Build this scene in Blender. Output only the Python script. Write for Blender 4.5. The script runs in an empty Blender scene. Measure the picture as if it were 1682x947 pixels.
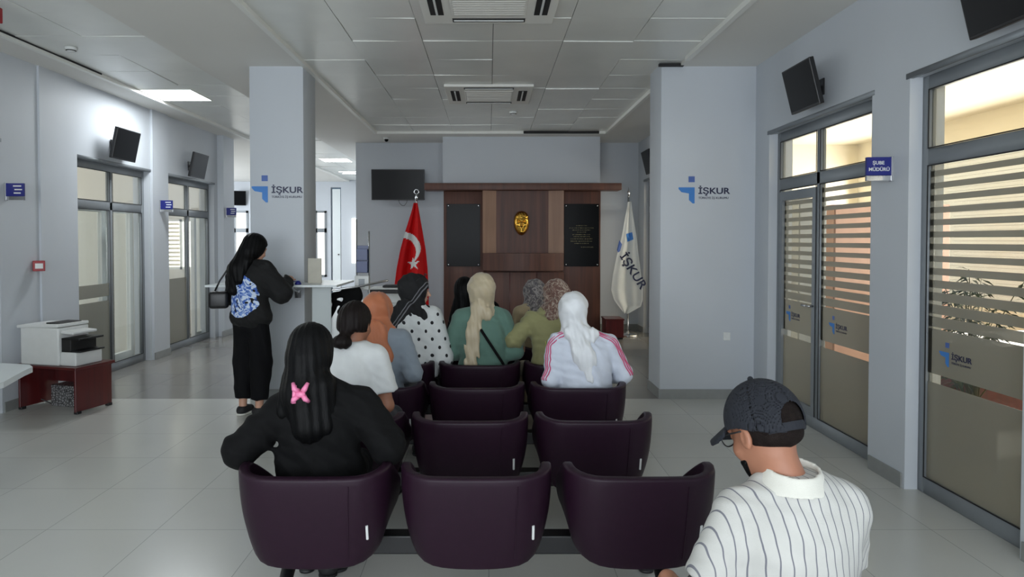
import bpy, bmesh, math, random
import numpy as np
from mathutils import Vector, Matrix, Euler

# ------------------------------------------------------------------ camera, world, light, exposure
sc = bpy.context.scene
COL = sc.collection
sc.view_settings.view_transform = 'Standard'
sc.view_settings.look = 'None'
sc.view_settings.gamma = 1.0
sc.view_settings.use_curve_mapping = False
sc.view_settings.exposure = 0.54

F = 1100.0                      # focal length in pixels of the 1682 px wide frame
CAM_H = 1.57
cam_data = bpy.data.cameras.new('camera')
cam_data.sensor_width = 36.0
cam_data.lens = 36.0 * F / 1682.0
cam_data.shift_x = 38.0 / 1682.0
cam_data.shift_y = -54.5 / 1682.0
cam_data.clip_start = 0.05
cam = bpy.data.objects.new('camera', cam_data)
cam.location = (0, 0, CAM_H)
cam.rotation_euler = (math.radians(90 - 1.3), 0, 0)
COL.objects.link(cam)
sc.camera = cam

w = bpy.data.worlds.new('sky'); sc.world = w; w.use_nodes = True
bgn = w.node_tree.nodes['Background']
sky = w.node_tree.nodes.new('ShaderNodeTexSky')
sky.sky_type = 'HOSEK_WILKIE'; sky.turbidity = 4.0
sky.sun_direction = (0.3, -0.5, 0.8)
w.node_tree.links.new(sky.outputs[0], bgn.inputs[0])
bgn.inputs[1].default_value = 0.6
sc.cycles.max_bounces = 8
sc.cycles.diffuse_bounces = 5
sc.cycles.transparent_max_bounces = 16
sc.cycles.caustics_reflective = False
sc.cycles.caustics_refractive = False
sc.cycles.sample_clamp_indirect = 4.0
try:
    sc.cycles.use_denoising = True
    sc.cycles.denoiser = 'OPENIMAGEDENOISE'
except Exception:
    pass

def area(name, loc, rot, sx, sy, power, col):
    l = bpy.data.lights.new(name, 'AREA'); l.shape = 'RECTANGLE'
    l.size = sx; l.size_y = sy; l.energy = power; l.color = col
    o = bpy.data.objects.new(name, l); o.location = loc
    o.rotation_euler = tuple(math.radians(a) for a in rot)
    COL.objects.link(o); return o
# added soft fill light from behind the viewer, at made-up rear window openings
area('fill_behind_viewer', (-0.9, -3.3, 1.75), (98, 0, 0), 6.6, 2.5, 250, (0.88, 0.94, 1.0))
# daylight through the outer windows of the offices on the right
area('daylight_office_right', (6.45, 6.6, 1.7), (0, 90, 0), 2.0, 6.0, 190, (1.0, 0.94, 0.83))
area('fill_office_right_far', (6.45, 10.9, 1.7), (0, 90, 0), 2.0, 1.8, 70, (1.0, 0.97, 0.93))  # added lamp lighting the wood panel from the right, no window there
# outer windows of the offices on the left
area('daylight_office_left', (-8.35, 8.4, 1.7), (0, -90, 0), 1.8, 5.0, 190, (1.0, 0.96, 0.90))
# windows at the side of the hall beyond the columns
area('daylight_far_hall', (-9.3, 15.6, 1.9), (0, -90, 0), 2.0, 5.0, 190, (0.88, 0.94, 1.0))

# ------------------------------------------------------------------ helpers
def tag(o, label=None, cat=None, group=None, kind=None):
    if label: o['label'] = label
    if cat: o['category'] = cat
    if group: o['group'] = group
    if kind: o['kind'] = kind
    return o

def link_mesh(name, me, m, parent=None, smooth=False):
    if m is not None:
        for mm in (m if isinstance(m, (list, tuple)) else [m]):
            me.materials.append(mm)
    o = bpy.data.objects.new(name, me); COL.objects.link(o)
    if parent is not None: o.parent = parent
    if smooth:
        me.polygons.foreach_set('use_smooth', [True] * len(me.polygons)); me.update()
    return o

def obj(name, bm, m, parent=None, smooth=False, auto=None):
    me = bpy.data.meshes.new(name)
    bmesh.ops.recalc_face_normals(bm, faces=bm.faces)
    if auto is not None:
        ang = math.radians(auto)
        for e in bm.edges:
            if len(e.link_faces) == 2 and e.calc_face_angle(0) > ang: e.smooth = False
        smooth = True
    bm.to_mesh(me); bm.free()
    return link_mesh(name, me, m, parent, smooth)

def empty(name, loc, rz=0.0, label=None, cat=None, group=None, kind=None):
    o = bpy.data.objects.new(name, None); COL.objects.link(o)
    o.location = loc; o.rotation_euler = (0, 0, rz); o.empty_display_size = 0.1
    return tag(o, label, cat, group, kind)

def BM(): return bmesh.new()

def box(bm, x0, x1, y0, y1, z0, z1, bev=0.0, seg=2, mi=0, M=None):
    r = bmesh.ops.create_cube(bm, size=1.0)
    vs = r['verts']
    for v in vs:
        v.co = Vector(((x0 + x1) / 2 + v.co.x * (x1 - x0), (y0 + y1) / 2 + v.co.y * (y1 - y0), (z0 + z1) / 2 + v.co.z * (z1 - z0)))
    if M is not None:
        for v in vs: v.co = M @ v.co
    fs = set(f for v in vs for f in v.link_faces)
    for f in fs: f.material_index = mi
    if bev > 0:
        es = list(set(e for v in vs for e in v.link_edges))
        bmesh.ops.bevel(bm, geom=es, offset=bev, segments=seg, affect='EDGES', profile=0.5)
    return bm

def boxm(x0, x1, y0, y1, z0, z1, bev=0.0, seg=2):
    return box(BM(), x0, x1, y0, y1, z0, z1, bev, seg)

def tube(bm, pts, r, n=12, cap=True, mi=0):
    """round tube through pts; r is a number or a list"""
    pts = [Vector(p) for p in pts]
    if not isinstance(r, (list, tuple)): r = [r] * len(pts)
    rings = []; prev = None
    for i, p in enumerate(pts):
        if i == 0: d = pts[1] - pts[0]
        elif i == len(pts) - 1: d = pts[-1] - pts[-2]
        else: d = (pts[i + 1] - pts[i]).normalized() + (pts[i] - pts[i - 1]).normalized()
        d.normalize()
        if prev is None:
            a = d.orthogonal().normalized()
        else:
            a = (prev - d * prev.dot(d)).normalized()
        prev = a; b = d.cross(a)
        rings.append([bm.verts.new(p + (a * math.cos(t) + b * math.sin(t)) * r[i]) for t in [2 * math.pi * k / n for k in range(n)]])
    for i in range(len(rings) - 1):
        for k in range(n):
            f = bm.faces.new((rings[i][k], rings[i][(k + 1) % n], rings[i + 1][(k + 1) % n], rings[i + 1][k])); f.material_index = mi
    if cap:
        bm.faces.new(rings[0]).material_index = mi; bm.faces.new(list(reversed(rings[-1]))).material_index = mi
    return bm

def lathe(bm, prof, c=(0, 0, 0), n=24, mi=0):
    rings = []
    for (r, z) in prof:
        rings.append([bm.verts.new((c[0] + r * math.cos(2 * math.pi * k / n), c[1] + r * math.sin(2 * math.pi * k / n), c[2] + z)) for k in range(n)])
    for i in range(len(rings) - 1):
        for k in range(n):
            bm.faces.new((rings[i][k], rings[i][(k + 1) % n], rings[i + 1][(k + 1) % n], rings[i + 1][k])).material_index = mi
    bm.faces.new(rings[0]); bm.faces.new(list(reversed(rings[-1])))
    return bm

def poly(bm, pts2, M, th=0.004, mi=0):
    """2D outline (x, z) extruded towards -y by th, placed by matrix M"""
    a = [bm.verts.new(M @ Vector((p[0], 0, p[1]))) for p in pts2]
    b = [bm.verts.new(M @ Vector((p[0], -th, p[1]))) for p in pts2]
    n = len(a)
    bm.faces.new(a).material_index = mi; bm.faces.new(list(reversed(b))).material_index = mi
    for i in range(n):
        bm.faces.new((a[i], b[i], b[(i + 1) % n], a[(i + 1) % n])).material_index = mi
    return bm

def text_mesh(body, size, ext=0.001, sx=1.0, align='LEFT', bold=0.0):
    """verts (x, y) and faces of a piece of lettering, upright in the xy plane"""
    cu = bpy.data.curves.new('lettering', 'FONT'); cu.body = body; cu.size = size; cu.extrude = ext
    cu.align_x = align; cu.offset = bold; cu.resolution_u = 3
    o = bpy.data.objects.new('lettering', cu); COL.objects.link(o)
    dg = bpy.context.evaluated_depsgraph_get()
    me = bpy.data.meshes.new_from_object(o.evaluated_get(dg))
    bpy.data.objects.remove(o); bpy.data.curves.remove(cu)
    for v in me.vertices: v.co.x *= sx
    return me

def lettering(name, body, size, m, parent, M, ext=0.001, sx=1.0, align='LEFT', bold=0.0):
    me = text_mesh(body, size, ext, sx, align, bold)
    # text plane xy -> xz facing -y
    me.transform(M @ Matrix.Rotation(math.radians(90), 4, 'X'))
    return link_mesh(name, me, m, parent)

def dup(root, loc=None, rz=None, label=None):
    r = root.copy(); COL.objects.link(r)
    if loc is not None: r.location = loc
    if rz is not None: r.rotation_euler = (0, 0, rz)
    if label: r['label'] = label
    for ch in list(root.children):
        c = ch.copy(); COL.objects.link(c); c.parent = r
        for g in list(ch.children):
            d = g.copy(); COL.objects.link(d); d.parent = c
    return r

# ------------------------------------------------------------------ materials
def srgb(r, g, b):
    f = lambda c: (c / 255.0 / 12.92) if c / 255.0 <= 0.04045 else ((c / 255.0 + 0.055) / 1.055) ** 2.4
    return (f(r), f(g), f(b))

def mat(name, col, rough=0.6, metal=0.0, var=0.06, nscale=12.0, bump=0.0, bscale=60.0, spec=0.5, coat=0.0, sheen=0.0, emit=None, estr=0.0):
    m = bpy.data.materials.new(name); m.use_nodes = True
    nt = m.node_tree; b = nt.nodes['Principled BSDF']
    b.inputs['Roughness'].default_value = rough; b.inputs['Metallic'].default_value = metal
    b.inputs['Specular IOR Level'].default_value = spec; b.inputs['Coat Weight'].default_value = coat
    b.inputs['Sheen Weight'].default_value = sheen
    tc = nt.nodes.new('ShaderNodeTexCoord')
    n = nt.nodes.new('ShaderNodeTexNoise'); n.inputs['Scale'].default_value = nscale; n.inputs['Detail'].default_value = 4
    nt.links.new(tc.outputs['Object'], n.inputs['Vector'])
    rp = nt.nodes.new('ShaderNodeValToRGB')
    c0 = [max(0, c * (1 - var)) for c in col[:3]]; c1 = [min(1, c * (1 + var)) for c in col[:3]]
    rp.color_ramp.elements[0].position = 0.3; rp.color_ramp.elements[1].position = 0.7
    rp.color_ramp.elements[0].color = (*c0, 1); rp.color_ramp.elements[1].color = (*c1, 1)
    nt.links.new(n.outputs['Fac'], rp.inputs['Fac']); nt.links.new(rp.outputs['Color'], b.inputs['Base Color'])
    if bump > 0:
        n2 = nt.nodes.new('ShaderNodeTexNoise'); n2.inputs['Scale'].default_value = bscale; n2.inputs['Detail'].default_value = 3
        bp = nt.nodes.new('ShaderNodeBump'); bp.inputs['Strength'].default_value = bump; bp.inputs['Distance'].default_value = 0.01
        nt.links.new(tc.outputs['Object'], n2.inputs['Vector']); nt.links.new(n2.outputs['Fac'], bp.inputs['Height'])
        nt.links.new(bp.outputs['Normal'], b.inputs['Normal'])
    if emit is not None:
        b.inputs['Emission Color'].default_value = (*emit, 1); b.inputs['Emission Strength'].default_value = estr
    return m

def wood(name, c0, c1, scale=3.0, rough=0.35, axis='Z', coat=0.2):
    m = mat(name, c0, rough, coat=coat); nt = m.node_tree; b = nt.nodes['Principled BSDF']
    tc = nt.nodes.new('ShaderNodeTexCoord'); mp = nt.nodes.new('ShaderNodeMapping')
    s = {'Z': (scale * 7, scale * 7, scale * 0.35), 'X': (scale * 0.35, scale * 7, scale * 7), 'Y': (scale * 7, scale * 0.35, scale * 7)}[axis]
    mp.inputs['Scale'].default_value = s
    n = nt.nodes.new('ShaderNodeTexNoise'); n.inputs['Scale'].default_value = 1.0; n.inputs['Detail'].default_value = 6; n.inputs['Distortion'].default_value = 0.6
    rp = nt.nodes.new('ShaderNodeValToRGB'); rp.color_ramp.elements[0].position = 0.3; rp.color_ramp.elements[1].position = 0.7
    rp.color_ramp.elements[0].color = (*c0, 1); rp.color_ramp.elements[1].color = (*c1, 1)
    nt.links.new(tc.outputs['Object'], mp.inputs['Vector']); nt.links.new(mp.outputs[0], n.inputs['Vector'])
    nt.links.new(n.outputs['Fac'], rp.inputs['Fac']); nt.links.new(rp.outputs['Color'], b.inputs['Base Color'])
    return m

def floor_mat(name, c_tile, c_grout, size, rough=0.2):
    m = mat(name, c_tile, rough); nt = m.node_tree; b = nt.nodes['Principled BSDF']
    tc = nt.nodes.new('ShaderNodeTexCoord')
    br = nt.nodes.new('ShaderNodeTexBrick')
    br.offset = 0.0; br.squash = 1.0
    br.inputs['Scale'].default_value = 1.0
    br.inputs['Brick Width'].default_value = size; br.inputs['Row Height'].default_value = size
    br.inputs['Mortar Size'].default_value = 0.0022; br.inputs['Mortar Smooth'].default_value = 0.1
    br.inputs['Color1'].default_value = (*[c * 0.965 for c in c_tile], 1); br.inputs['Color2'].default_value = (*[c * 1.035 for c in c_tile], 1)
    br.inputs['Mortar'].default_value = (*c_grout, 1)
    nt.links.new(tc.outputs['Object'], br.inputs['Vector'])
    n = nt.nodes.new('ShaderNodeTexNoise'); n.inputs['Scale'].default_value = 2.2; n.inputs['Detail'].default_value = 6
    nt.links.new(tc.outputs['Object'], n.inputs['Vector'])
    mr = nt.nodes.new('ShaderNodeMapRange'); mr.inputs['To Min'].default_value = 0.96; mr.inputs['To Max'].default_value = 1.04
    nt.links.new(n.outputs['Fac'], mr.inputs['Value'])
    mx = nt.nodes.new('ShaderNodeMix'); mx.data_type = 'RGBA'; mx.blend_type = 'MULTIPLY'; mx.inputs['Factor'].default_value = 1
    nt.links.new(br.outputs['Color'], mx.inputs['A']); nt.links.new(mr.outputs['Result'], mx.inputs['B'])
    nt.links.new(mx.outputs['Result'], b.inputs['Base Color'])
    mr2 = nt.nodes.new('ShaderNodeMapRange'); mr2.inputs['To Min'].default_value = rough * 0.8; mr2.inputs['To Max'].default_value = rough * 1.4
    b.inputs['Roughness'].default_value = rough
    return m

def glass_mat(name, tint=(0.93, 0.95, 0.95), refl=0.06):
    m = bpy.data.materials.new(name); m.use_nodes = True; nt = m.node_tree
    nt.nodes.remove(nt.nodes['Principled BSDF']); out = nt.nodes['Material Output']
    tr = nt.nodes.new('ShaderNodeBsdfTransparent'); tr.inputs[0].default_value = (*tint, 1)
    gl = nt.nodes.new('ShaderNodeBsdfGlossy'); gl.inputs['Roughness'].default_value = 0.03
    lw = nt.nodes.new('ShaderNodeLayerWeight'); lw.inputs['Blend'].default_value = 0.5
    pw = nt.nodes.new('ShaderNodeMath'); pw.operation = 'POWER'; pw.inputs[1].default_value = 4.0
    fr = nt.nodes.new('ShaderNodeMath'); fr.operation = 'MULTIPLY_ADD'; fr.inputs[1].default_value = 0.6; fr.inputs[2].default_value = 0.03
    nt.links.new(lw.outputs['Facing'], pw.inputs[0]); nt.links.new(pw.outputs[0], fr.inputs[0])
    mx = nt.nodes.new('ShaderNodeMixShader')
    nt.links.new(fr.outputs[0], mx.inputs[0]); nt.links.new(tr.outputs[0], mx.inputs[1]); nt.links.new(gl.outputs[0], mx.inputs[2])
    nt.links.new(mx.outputs[0], out.inputs[0]); return m

def film_mat(name, col, clear=0.25, trans=0.4):
    """frosted privacy film: part see-through, part translucent, part diffuse"""
    m = bpy.data.materials.new(name); m.use_nodes = True; nt = m.node_tree
    b = nt.nodes['Principled BSDF']; out = nt.nodes['Material Output']
    n = nt.nodes.new('ShaderNodeTexNoise'); n.inputs['Scale'].default_value = 300
    tc = nt.nodes.new('ShaderNodeTexCoord'); nt.links.new(tc.outputs['Object'], n.inputs['Vector'])
    bp = nt.nodes.new('ShaderNodeBump'); bp.inputs['Strength'].default_value = 0.05
    nt.links.new(n.outputs['Fac'], bp.inputs['Height']); nt.links.new(bp.outputs[0], b.inputs['Normal'])
    b.inputs['Base Color'].default_value = (*col, 1); b.inputs['Roughness'].default_value = 0.3
    tl = nt.nodes.new('ShaderNodeBsdfTranslucent'); tl.inputs[0].default_value = (*col, 1)
    tr = nt.nodes.new('ShaderNodeBsdfTransparent'); tr.inputs[0].default_value = (0.95, 0.95, 0.93, 1)
    m1 = nt.nodes.new('ShaderNodeMixShader'); m1.inputs[0].default_value = trans
    m2 = nt.nodes.new('ShaderNodeMixShader'); m2.inputs[0].default_value = clear
    nt.links.new(b.outputs[0], m1.inputs[1]); nt.links.new(tl.outputs[0], m1.inputs[2])
    nt.links.new(m1.outputs[0], m2.inputs[1]); nt.links.new(tr.outputs[0], m2.inputs[2])
    nt.links.new(m2.outputs[0], out.inputs[0]); return m

M_wall = mat('wall_paint', srgb(198, 203, 209), 0.55, var=0.015, nscale=1.5, bump=0.04, bscale=180)
M_ceil = mat('ceiling_plaster', srgb(228, 226, 220), 0.6, var=0.015, nscale=1.2)
M_trim = mat('white_ceiling_trim', srgb(238, 238, 232), 0.4, var=0.01)
M_tile = mat('metal_ceiling_tile', srgb(232, 233, 228), 0.32, metal=0.1, var=0.04, nscale=2.0, bump=0.02, bscale=900)
M_slot = mat('shadow_gap_black', srgb(30, 30, 30), 0.7)
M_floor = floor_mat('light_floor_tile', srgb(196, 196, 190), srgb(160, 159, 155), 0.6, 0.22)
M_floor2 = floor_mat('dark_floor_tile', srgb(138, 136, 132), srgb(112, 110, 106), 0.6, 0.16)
M_skirt = mat('grey_skirting_tile', srgb(140, 142, 140), 0.4)
M_frame = mat('grey_aluminium', srgb(134, 139, 143), 0.42, metal=0.25, var=0.02)
M_seal = mat('black_rubber_seal', srgb(22, 22, 24), 0.6)
M_glass = glass_mat('clear_glass')
M_film = film_mat('frosted_film', srgb(150, 149, 142), 0.16, 0.42)
M_cream = mat('cream_office_paint', srgb(240, 232, 212), 0.7, var=0.01)
M_greyroom = mat('grey_office_paint', srgb(205, 203, 196), 0.7, var=0.01)
M_white = mat('white_plastic', srgb(222, 224, 222), 0.4, var=0.02)
M_offw = mat('white_laminate', srgb(226, 232, 233), 0.3, var=0.01)
M_black = mat('black_plastic', srgb(20, 20, 22), 0.4, var=0.05)
M_screen = mat('black_screen', srgb(9, 10, 12), 0.3, var=0.02, spec=0.15)
M_chrome = mat('chrome', srgb(205, 206, 208), 0.18, metal=1.0, var=0.02)
M_wood = wood('walnut_veneer', srgb(78, 50, 42), srgb(104, 66, 52), 2.0, 0.5, coat=0.0)
M_woodL = wood('pale_reflective_veneer', srgb(150, 118, 100), srgb(172, 138, 116), 2.0, 0.42, coat=0.0)
M_mahog = wood('mahogany_laminate', srgb(74, 20, 22), srgb(96, 28, 28), 3.0, 0.3)
M_orange = wood('orange_beech_veneer', srgb(166, 128, 110), srgb(178, 140, 120), 1.5, 0.5)
M_gold = mat('polished_gold', srgb(214, 168, 74), 0.25, metal=1.0, var=0.1, bump=0.1, bscale=40)
M_granite = mat('black_granite', srgb(14, 15, 17), 0.3, var=0.5, nscale=160, spec=0.12)
M_goldtxt = mat('gold_engraving', srgb(168, 160, 112), 0.5, var=0.1)
M_blue = mat('sign_blue', srgb(24, 34, 120), 0.35, var=0.04)
M_pocket = mat('blue_acrylic_pocket', srgb(18, 48, 104), 0.3, var=0.04)
M_logo = mat('logo_blue', srgb(58, 128, 204), 0.4, var=0.03)
M_logo2 = mat('logo_blue_dark', srgb(74, 104, 172), 0.4, var=0.03)
M_navy = mat('logo_navy', srgb(28, 34, 70), 0.4, var=0.03)
M_redp = mat('red_plastic', srgb(150, 22, 30), 0.4, var=0.03)
M_purple = mat('purple_leatherette', srgb(37, 19, 33), 0.42, var=0.06, nscale=30, bump=0.06, bscale=500, spec=0.22)
M_steelb = mat('black_powder_coat', srgb(20, 20, 22), 0.45, var=0.05)
M_flagred = mat('red_satin', srgb(200, 14, 18), 0.6, var=0.04, spec=0.2)
M_flagwht = mat('white_satin', srgb(216, 219, 218), 0.6, var=0.02, spec=0.3)
M_leaf = mat('plant_leaf', srgb(44, 62, 34), 0.5, var=0.25)
M_soil = mat('plant_soil', srgb(52, 38, 28), 0.9, var=0.3, bump=0.5)
M_panel = mat('lit_ceiling_panel', (1, 1, 1), 0.5, emit=(0.92, 0.97, 1.0), estr=11.0)
M_winlit = mat('bright_window_pane', (0.9, 0.9, 0.85), 0.5, emit=(1.0, 0.98, 0.90), estr=1.3)
# ------------------------------------------------------------------ structure: floor, walls, ceiling
XR, XL, YB, YR, HC = 2.62, -4.41, 11.76, -3.2, 3.27

def struct(name, bm, m, parent=None, **k):
    o = obj(name, bm, m, parent, **k)
    if parent is None: o['kind'] = 'structure'
    return o

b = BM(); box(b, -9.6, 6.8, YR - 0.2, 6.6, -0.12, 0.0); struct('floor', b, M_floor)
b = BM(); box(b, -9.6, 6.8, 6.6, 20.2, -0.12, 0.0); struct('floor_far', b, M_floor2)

def side_wall(name, xin, xout, y0, y1, opens, H=3.4, mat_=None):
    bm = BM(); x0, x1 = min(xin, xout), max(xin, xout); y = y0
    for (a, c, h0, h1) in sorted(opens):
        if a > y: box(bm, x0, x1, y, a, 0, H)
        if h0 > 0: box(bm, x0, x1, a, c, 0, h0)
        box(bm, x0, x1, a, c, h1, H); y = c
    if y < y1: box(bm, x0, x1, y, y1, 0, H)
    return struct(name, bm, mat_ or M_wall)

R_OPEN = [(3.27, 4.19, 0, 2.58), (4.60, 6.28, 0, 2.56), (9.7, 11.33, 0, 2.56)]
L_OPEN = [(4.5, 6.04, 0, 2.46), (7.18, 8.73, 0, 2.46), (9.19, 10.76, 0, 2.46)]
side_wall('wall_right', XR, XR + 0.22, YR, YB + 0.2, R_OPEN)
side_wall('wall_left', XL, XL - 0.22, YR, 11.35, L_OPEN)
# shallow pilasters on the left wall
b = BM(); box(b, XL, XL + 0.02, 6.57, 7.16, 0, HC); box(b, XL, XL + 0.03, 8.75, 9.17, 0, HC); box(b, XL - 0.3, XL + 0.1, 10.9, 11.35, 0, HC)
struct('trim_1', b, M_wall)
# back wall with the projecting centre block
b = BM(); box(b, -2.33, XR + 0.22, YB, YB + 0.2, 0, 3.4); struct('wall_back', b, M_wall)
b = BM(); box(b, -0.76, 1.83, 11.06, YB, 0, HC + 0.01); struct('wall_back_block', b, M_wall)
b = BM(); box(b, -2.33, -2.13, YB + 0.2, 19.5, 0, 3.4); struct('wall_corridor', b, M_wall)
# far hall end wall with openings
def end_wall(name, y0, y1, x0, x1, opens, H=3.4, m=None):
    bm = BM(); x = x0
    for (a, c, h0, h1) in sorted(opens):
        if a > x: box(bm, x, a, y0, y1, 0, H)
        if h0 > 0: box(bm, a, c, y0, y1, 0, h0)
        box(bm, a, c, y0, y1, h1, H); x = c
    if x < x1: box(bm, x, x1, y0, y1, 0, H)
    return struct(name, bm, m or M_wall)
end_wall('wall_far', 19.5, 19.7, -9.6, -2.13, [(-7.42, -7.0, 0.5, 2.42), (-5.05, -4.72, 0.5, 2.42), (-4.6, -4.3, 0.0, 3.1)])
b = BM(); box(b, -9.6, -9.4, 11.35, 13.0, 0, 3.4); box(b, -9.6, -9.4, 18.2, 19.6, 0, 3.4); box(b, -9.6, -9.4, 13.0, 18.2, 0, 0.8); box(b, -9.6, -9.4, 13.0, 18.2, 2.95, 3.4)
struct('wall_far_side', b, M_wall)
# unseen rear wall, window openings made up to go with the added fill
b = BM(); box(b, -4.63, -4.2, YR - 0.1, YR + 0.1, 0, 3.4); box(b, 2.4, 2.84, YR - 0.1, YR + 0.1, 0, 3.4); box(b, -4.2, 2.4, YR - 0.1, YR + 0.1, 3.0, 3.4); box(b, -4.2, 2.4, YR - 0.1, YR + 0.1, 0, 0.5)
for x in (-2.6, -1.0, 0.7): box(b, x - 0.05, x + 0.05, YR - 0.05, YR + 0.05, 0.5, 3.0)
struct('wall_rear', b, M_wall)

# columns
def column(name, x0, x1):
    bm = BM(); box(bm, x0, x1, 6.60, 7.06, 0, HC + 0.04, bev=0.008); return struct(name, bm, M_wall, auto=30)
column('column_left', -2.35, -1.82); column('column_right', 1.69, XR + 0.05)

# skirting
b = BM()
segs = [(YR, 3.25), (4.21, 4.58), (6.30, 6.6), (7.06, 9.68), (11.35, YB)]
for a, c in segs: box(b, XR - 0.012, XR, a, c, 0, 0.095, 0.002)
struct('baseboard_right', b, M_skirt)
b = BM()
for a, c, dx in [(YR, 4.48, 0), (6.06, 6.57, 0), (6.56, 7.17, .02), (8.74, 9.18, .03), (10.78, 11.36, .1)]:
    box(b, XL + dx, XL + dx + 0.012, a, c, 0, 0.095, 0.002)
struct('baseboard_left', b, M_skirt)
b = BM()
box(b, -2.33, -0.76, YB - 0.012, YB, 0, 0.095); box(b, 1.83, XR, YB - 0.012, YB, 0, 0.095); box(b, -0.76, 1.83, 11.048, 11.06, 0, 0.095)
struct('baseboard_back', b, M_skirt)
b = BM()
for (x0, x1) in ((-2.35, -1.82), (1.69, XR)):
    box(b, x0 - 0.012, x1 + (0.012 if x1 < 0 else 0), 6.588, 6.60, 0, 0.095); box(b, x0 - 0.012, x0, 6.6, 7.06, 0, 0.095)
    if x1 < 0: box(b, x1, x1 + 0.012, 6.6, 7.06, 0, 0.095)
struct('baseboard_columns', b, M_skirt)

# ceiling: plaster slabs round the two tiled fields, tiles 3 cm higher
TX0, TX1, TYE = -1.80, 1.87, 10.7
LX0, LX1 = -4.05, -2.87
b = BM()
def slab(x0, x1, y0, y1): box(b, x0, x1, y0, y1, HC, HC + 0.13)
slab(XL, LX0, YR, 11.35); slab(LX1, TX0, YR, 20); slab(TX1, XR, YR, YB); slab(TX0, TX1, TYE, YB); slab(-9.6, LX0, 11.35, 20)
slab(TX0, -2.13 + 0.4, YB, 20)
struct('ceiling', b, M_ceil)
rnd = random.Random(4)
def tile_field(name, x0, x1, y0, y1, s, tilt=0.6):
    bm = BM(); nx = max(1, round((x1 - x0) / s)); ny = round((y1 - y0) / s); sx = (x1 - x0) / nx; sy = (y1 - y0) / ny
    z = HC + 0.03
    for i in range(nx):
        for j in range(ny):
            cx = x0 + (i + .5) * sx; cy = y0 + (j + .5) * sy
            drop = rnd.random() < 0.13
            a = math.radians(rnd.gauss(0, tilt)) ; c = math.radians(rnd.gauss(0, tilt))
            M = Matrix.Translation((cx, cy, z - (0.006 if drop else 0))) @ Euler((a * 0.5, c * 0.5, 0)).to_matrix().to_4x4()
            g = 0.0025
            box(bm, -sx / 2 + g, sx / 2 - g, -sy / 2 + g, sy / 2 - g, 0, 0.012, M=M)
    box(bm, x0, x1, y0, y1, z + 0.03, z + 0.04, mi=1)
    return struct(name, bm, [M_tile, M_slot])
tile_field('ceiling_tiles_centre', TX0, TX1, YR, TYE, 0.6)
tile_field('ceiling_tiles_left', LX0, LX1, YR, 19.4, 0.6)
b = BM(); t = 0.045
box(b, TX0 - t / 2, TX0 + t / 2, YR, TYE + t / 2, HC - 0.012, HC + 0.03); box(b, TX1 - t / 2, TX1 + t / 2, YR, 6.35, HC - 0.012, HC + 0.03)
box(b, TX1 - t / 2, TX1 + t / 2, 7.06, TYE + t / 2, HC - 0.012, HC + 0.03)
box(b, TX0, TX1, TYE - t / 2, TYE + t / 2, HC - 0.012, HC + 0.03)
struct('trim_2', b, M_trim)
b = BM(); box(b, LX0 - t / 2, LX0 + t / 2, YR, 19.4, HC - 0.012, HC + 0.03); struct('trim_3', b, M_trim)
b = BM(); box(b, 1.66, 1.9, 6.56, 6.60, HC - 0.006, HC + 0.02); box(b, -1.82, -1.79, 6.5, 7.1, HC - 0.006, HC + 0.03)
box(b, LX0 + 0.023, LX0 + 0.03, YR, 7.0, HC + 0.015, HC + 0.03); box(b, 0.55, 1.75, TYE - 0.035, TYE - 0.025, HC - 0.012, HC + 0.03)
struct('trim_4', b, M_slot)

# ------------------------------------------------------------------ offices behind the glass
b = BM()
box(b, 6.6, 6.8, 1.2, 3.4, 0, 3.4); box(b, 6.6, 6.8, 9.8, 12.2, 0, 3.4); box(b, 6.6, 6.8, 3.4, 9.8, 0, 0.75); box(b, 6.6, 6.8, 3.4, 9.8, 2.75, 3.4)
for y in (5.0, 6.6, 8.2): box(b, 6.64, 6.7, y - 0.03, y + 0.03, 0.75, 2.75)
box(b, 2.84, 6.8, 12.0, 12.2, 0, 3.4); box(b, 2.84, 6.8, 1.2, 1.4, 0, 3.4)
box(b, 2.84, 6.8, 1.2, 12.2, 3.27, 3.4)
box(b, 2.84, 2.86, 1.4, 3.2, 0, 3.27); box(b, 2.84, 2.86, 6.33, 9.65, 0, 3.27); box(b, 2.84, 2.86, 4.25, 4.55, 0, 3.27)
struct('wall_office_right', b, M_cream)
b = BM()
for k in range(40): box(b, 6.585, 6.60, 3.4, 9.8, 0.76 + 0.05 * k, 0.76 + 0.05 * k + 0.047)
struct('added_window_blind', b, M_offw)  # added blind, hides the blue sky so the windows look whitish
b = BM()
box(b, -8.6, -8.4, 3.5, 6.0, 0, 3.4); box(b, -8.6, -8.4, 10.8, 11.4, 0, 3.4); box(b, -8.6, -8.4, 6.0, 10.8, 0, 0.8); box(b, -8.6, -8.4, 6.0, 10.8, 2.75, 3.4)
box(b, -8.6, -4.63, 3.5, 3.6, 0, 3.4); box(b, -8.6, -4.63, 9.0, 9.08, 0, 3.4)
box(b, -8.6, -5.42, 11.2, 11.35, 0, 3.4); box(b, -4.9, -4.63, 11.2, 11.35, 0, 3.4); box(b, -5.42, -4.9, 11.2, 11.35, 0, 1.08); box(b, -5.42, -4.9, 11.2, 11.35, 1.92, 3.4)
box(b, -8.6, -4.63, 3.5, 11.35, 3.27, 3.4)
struct('wall_office_left', b, M_greyroom)

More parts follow.
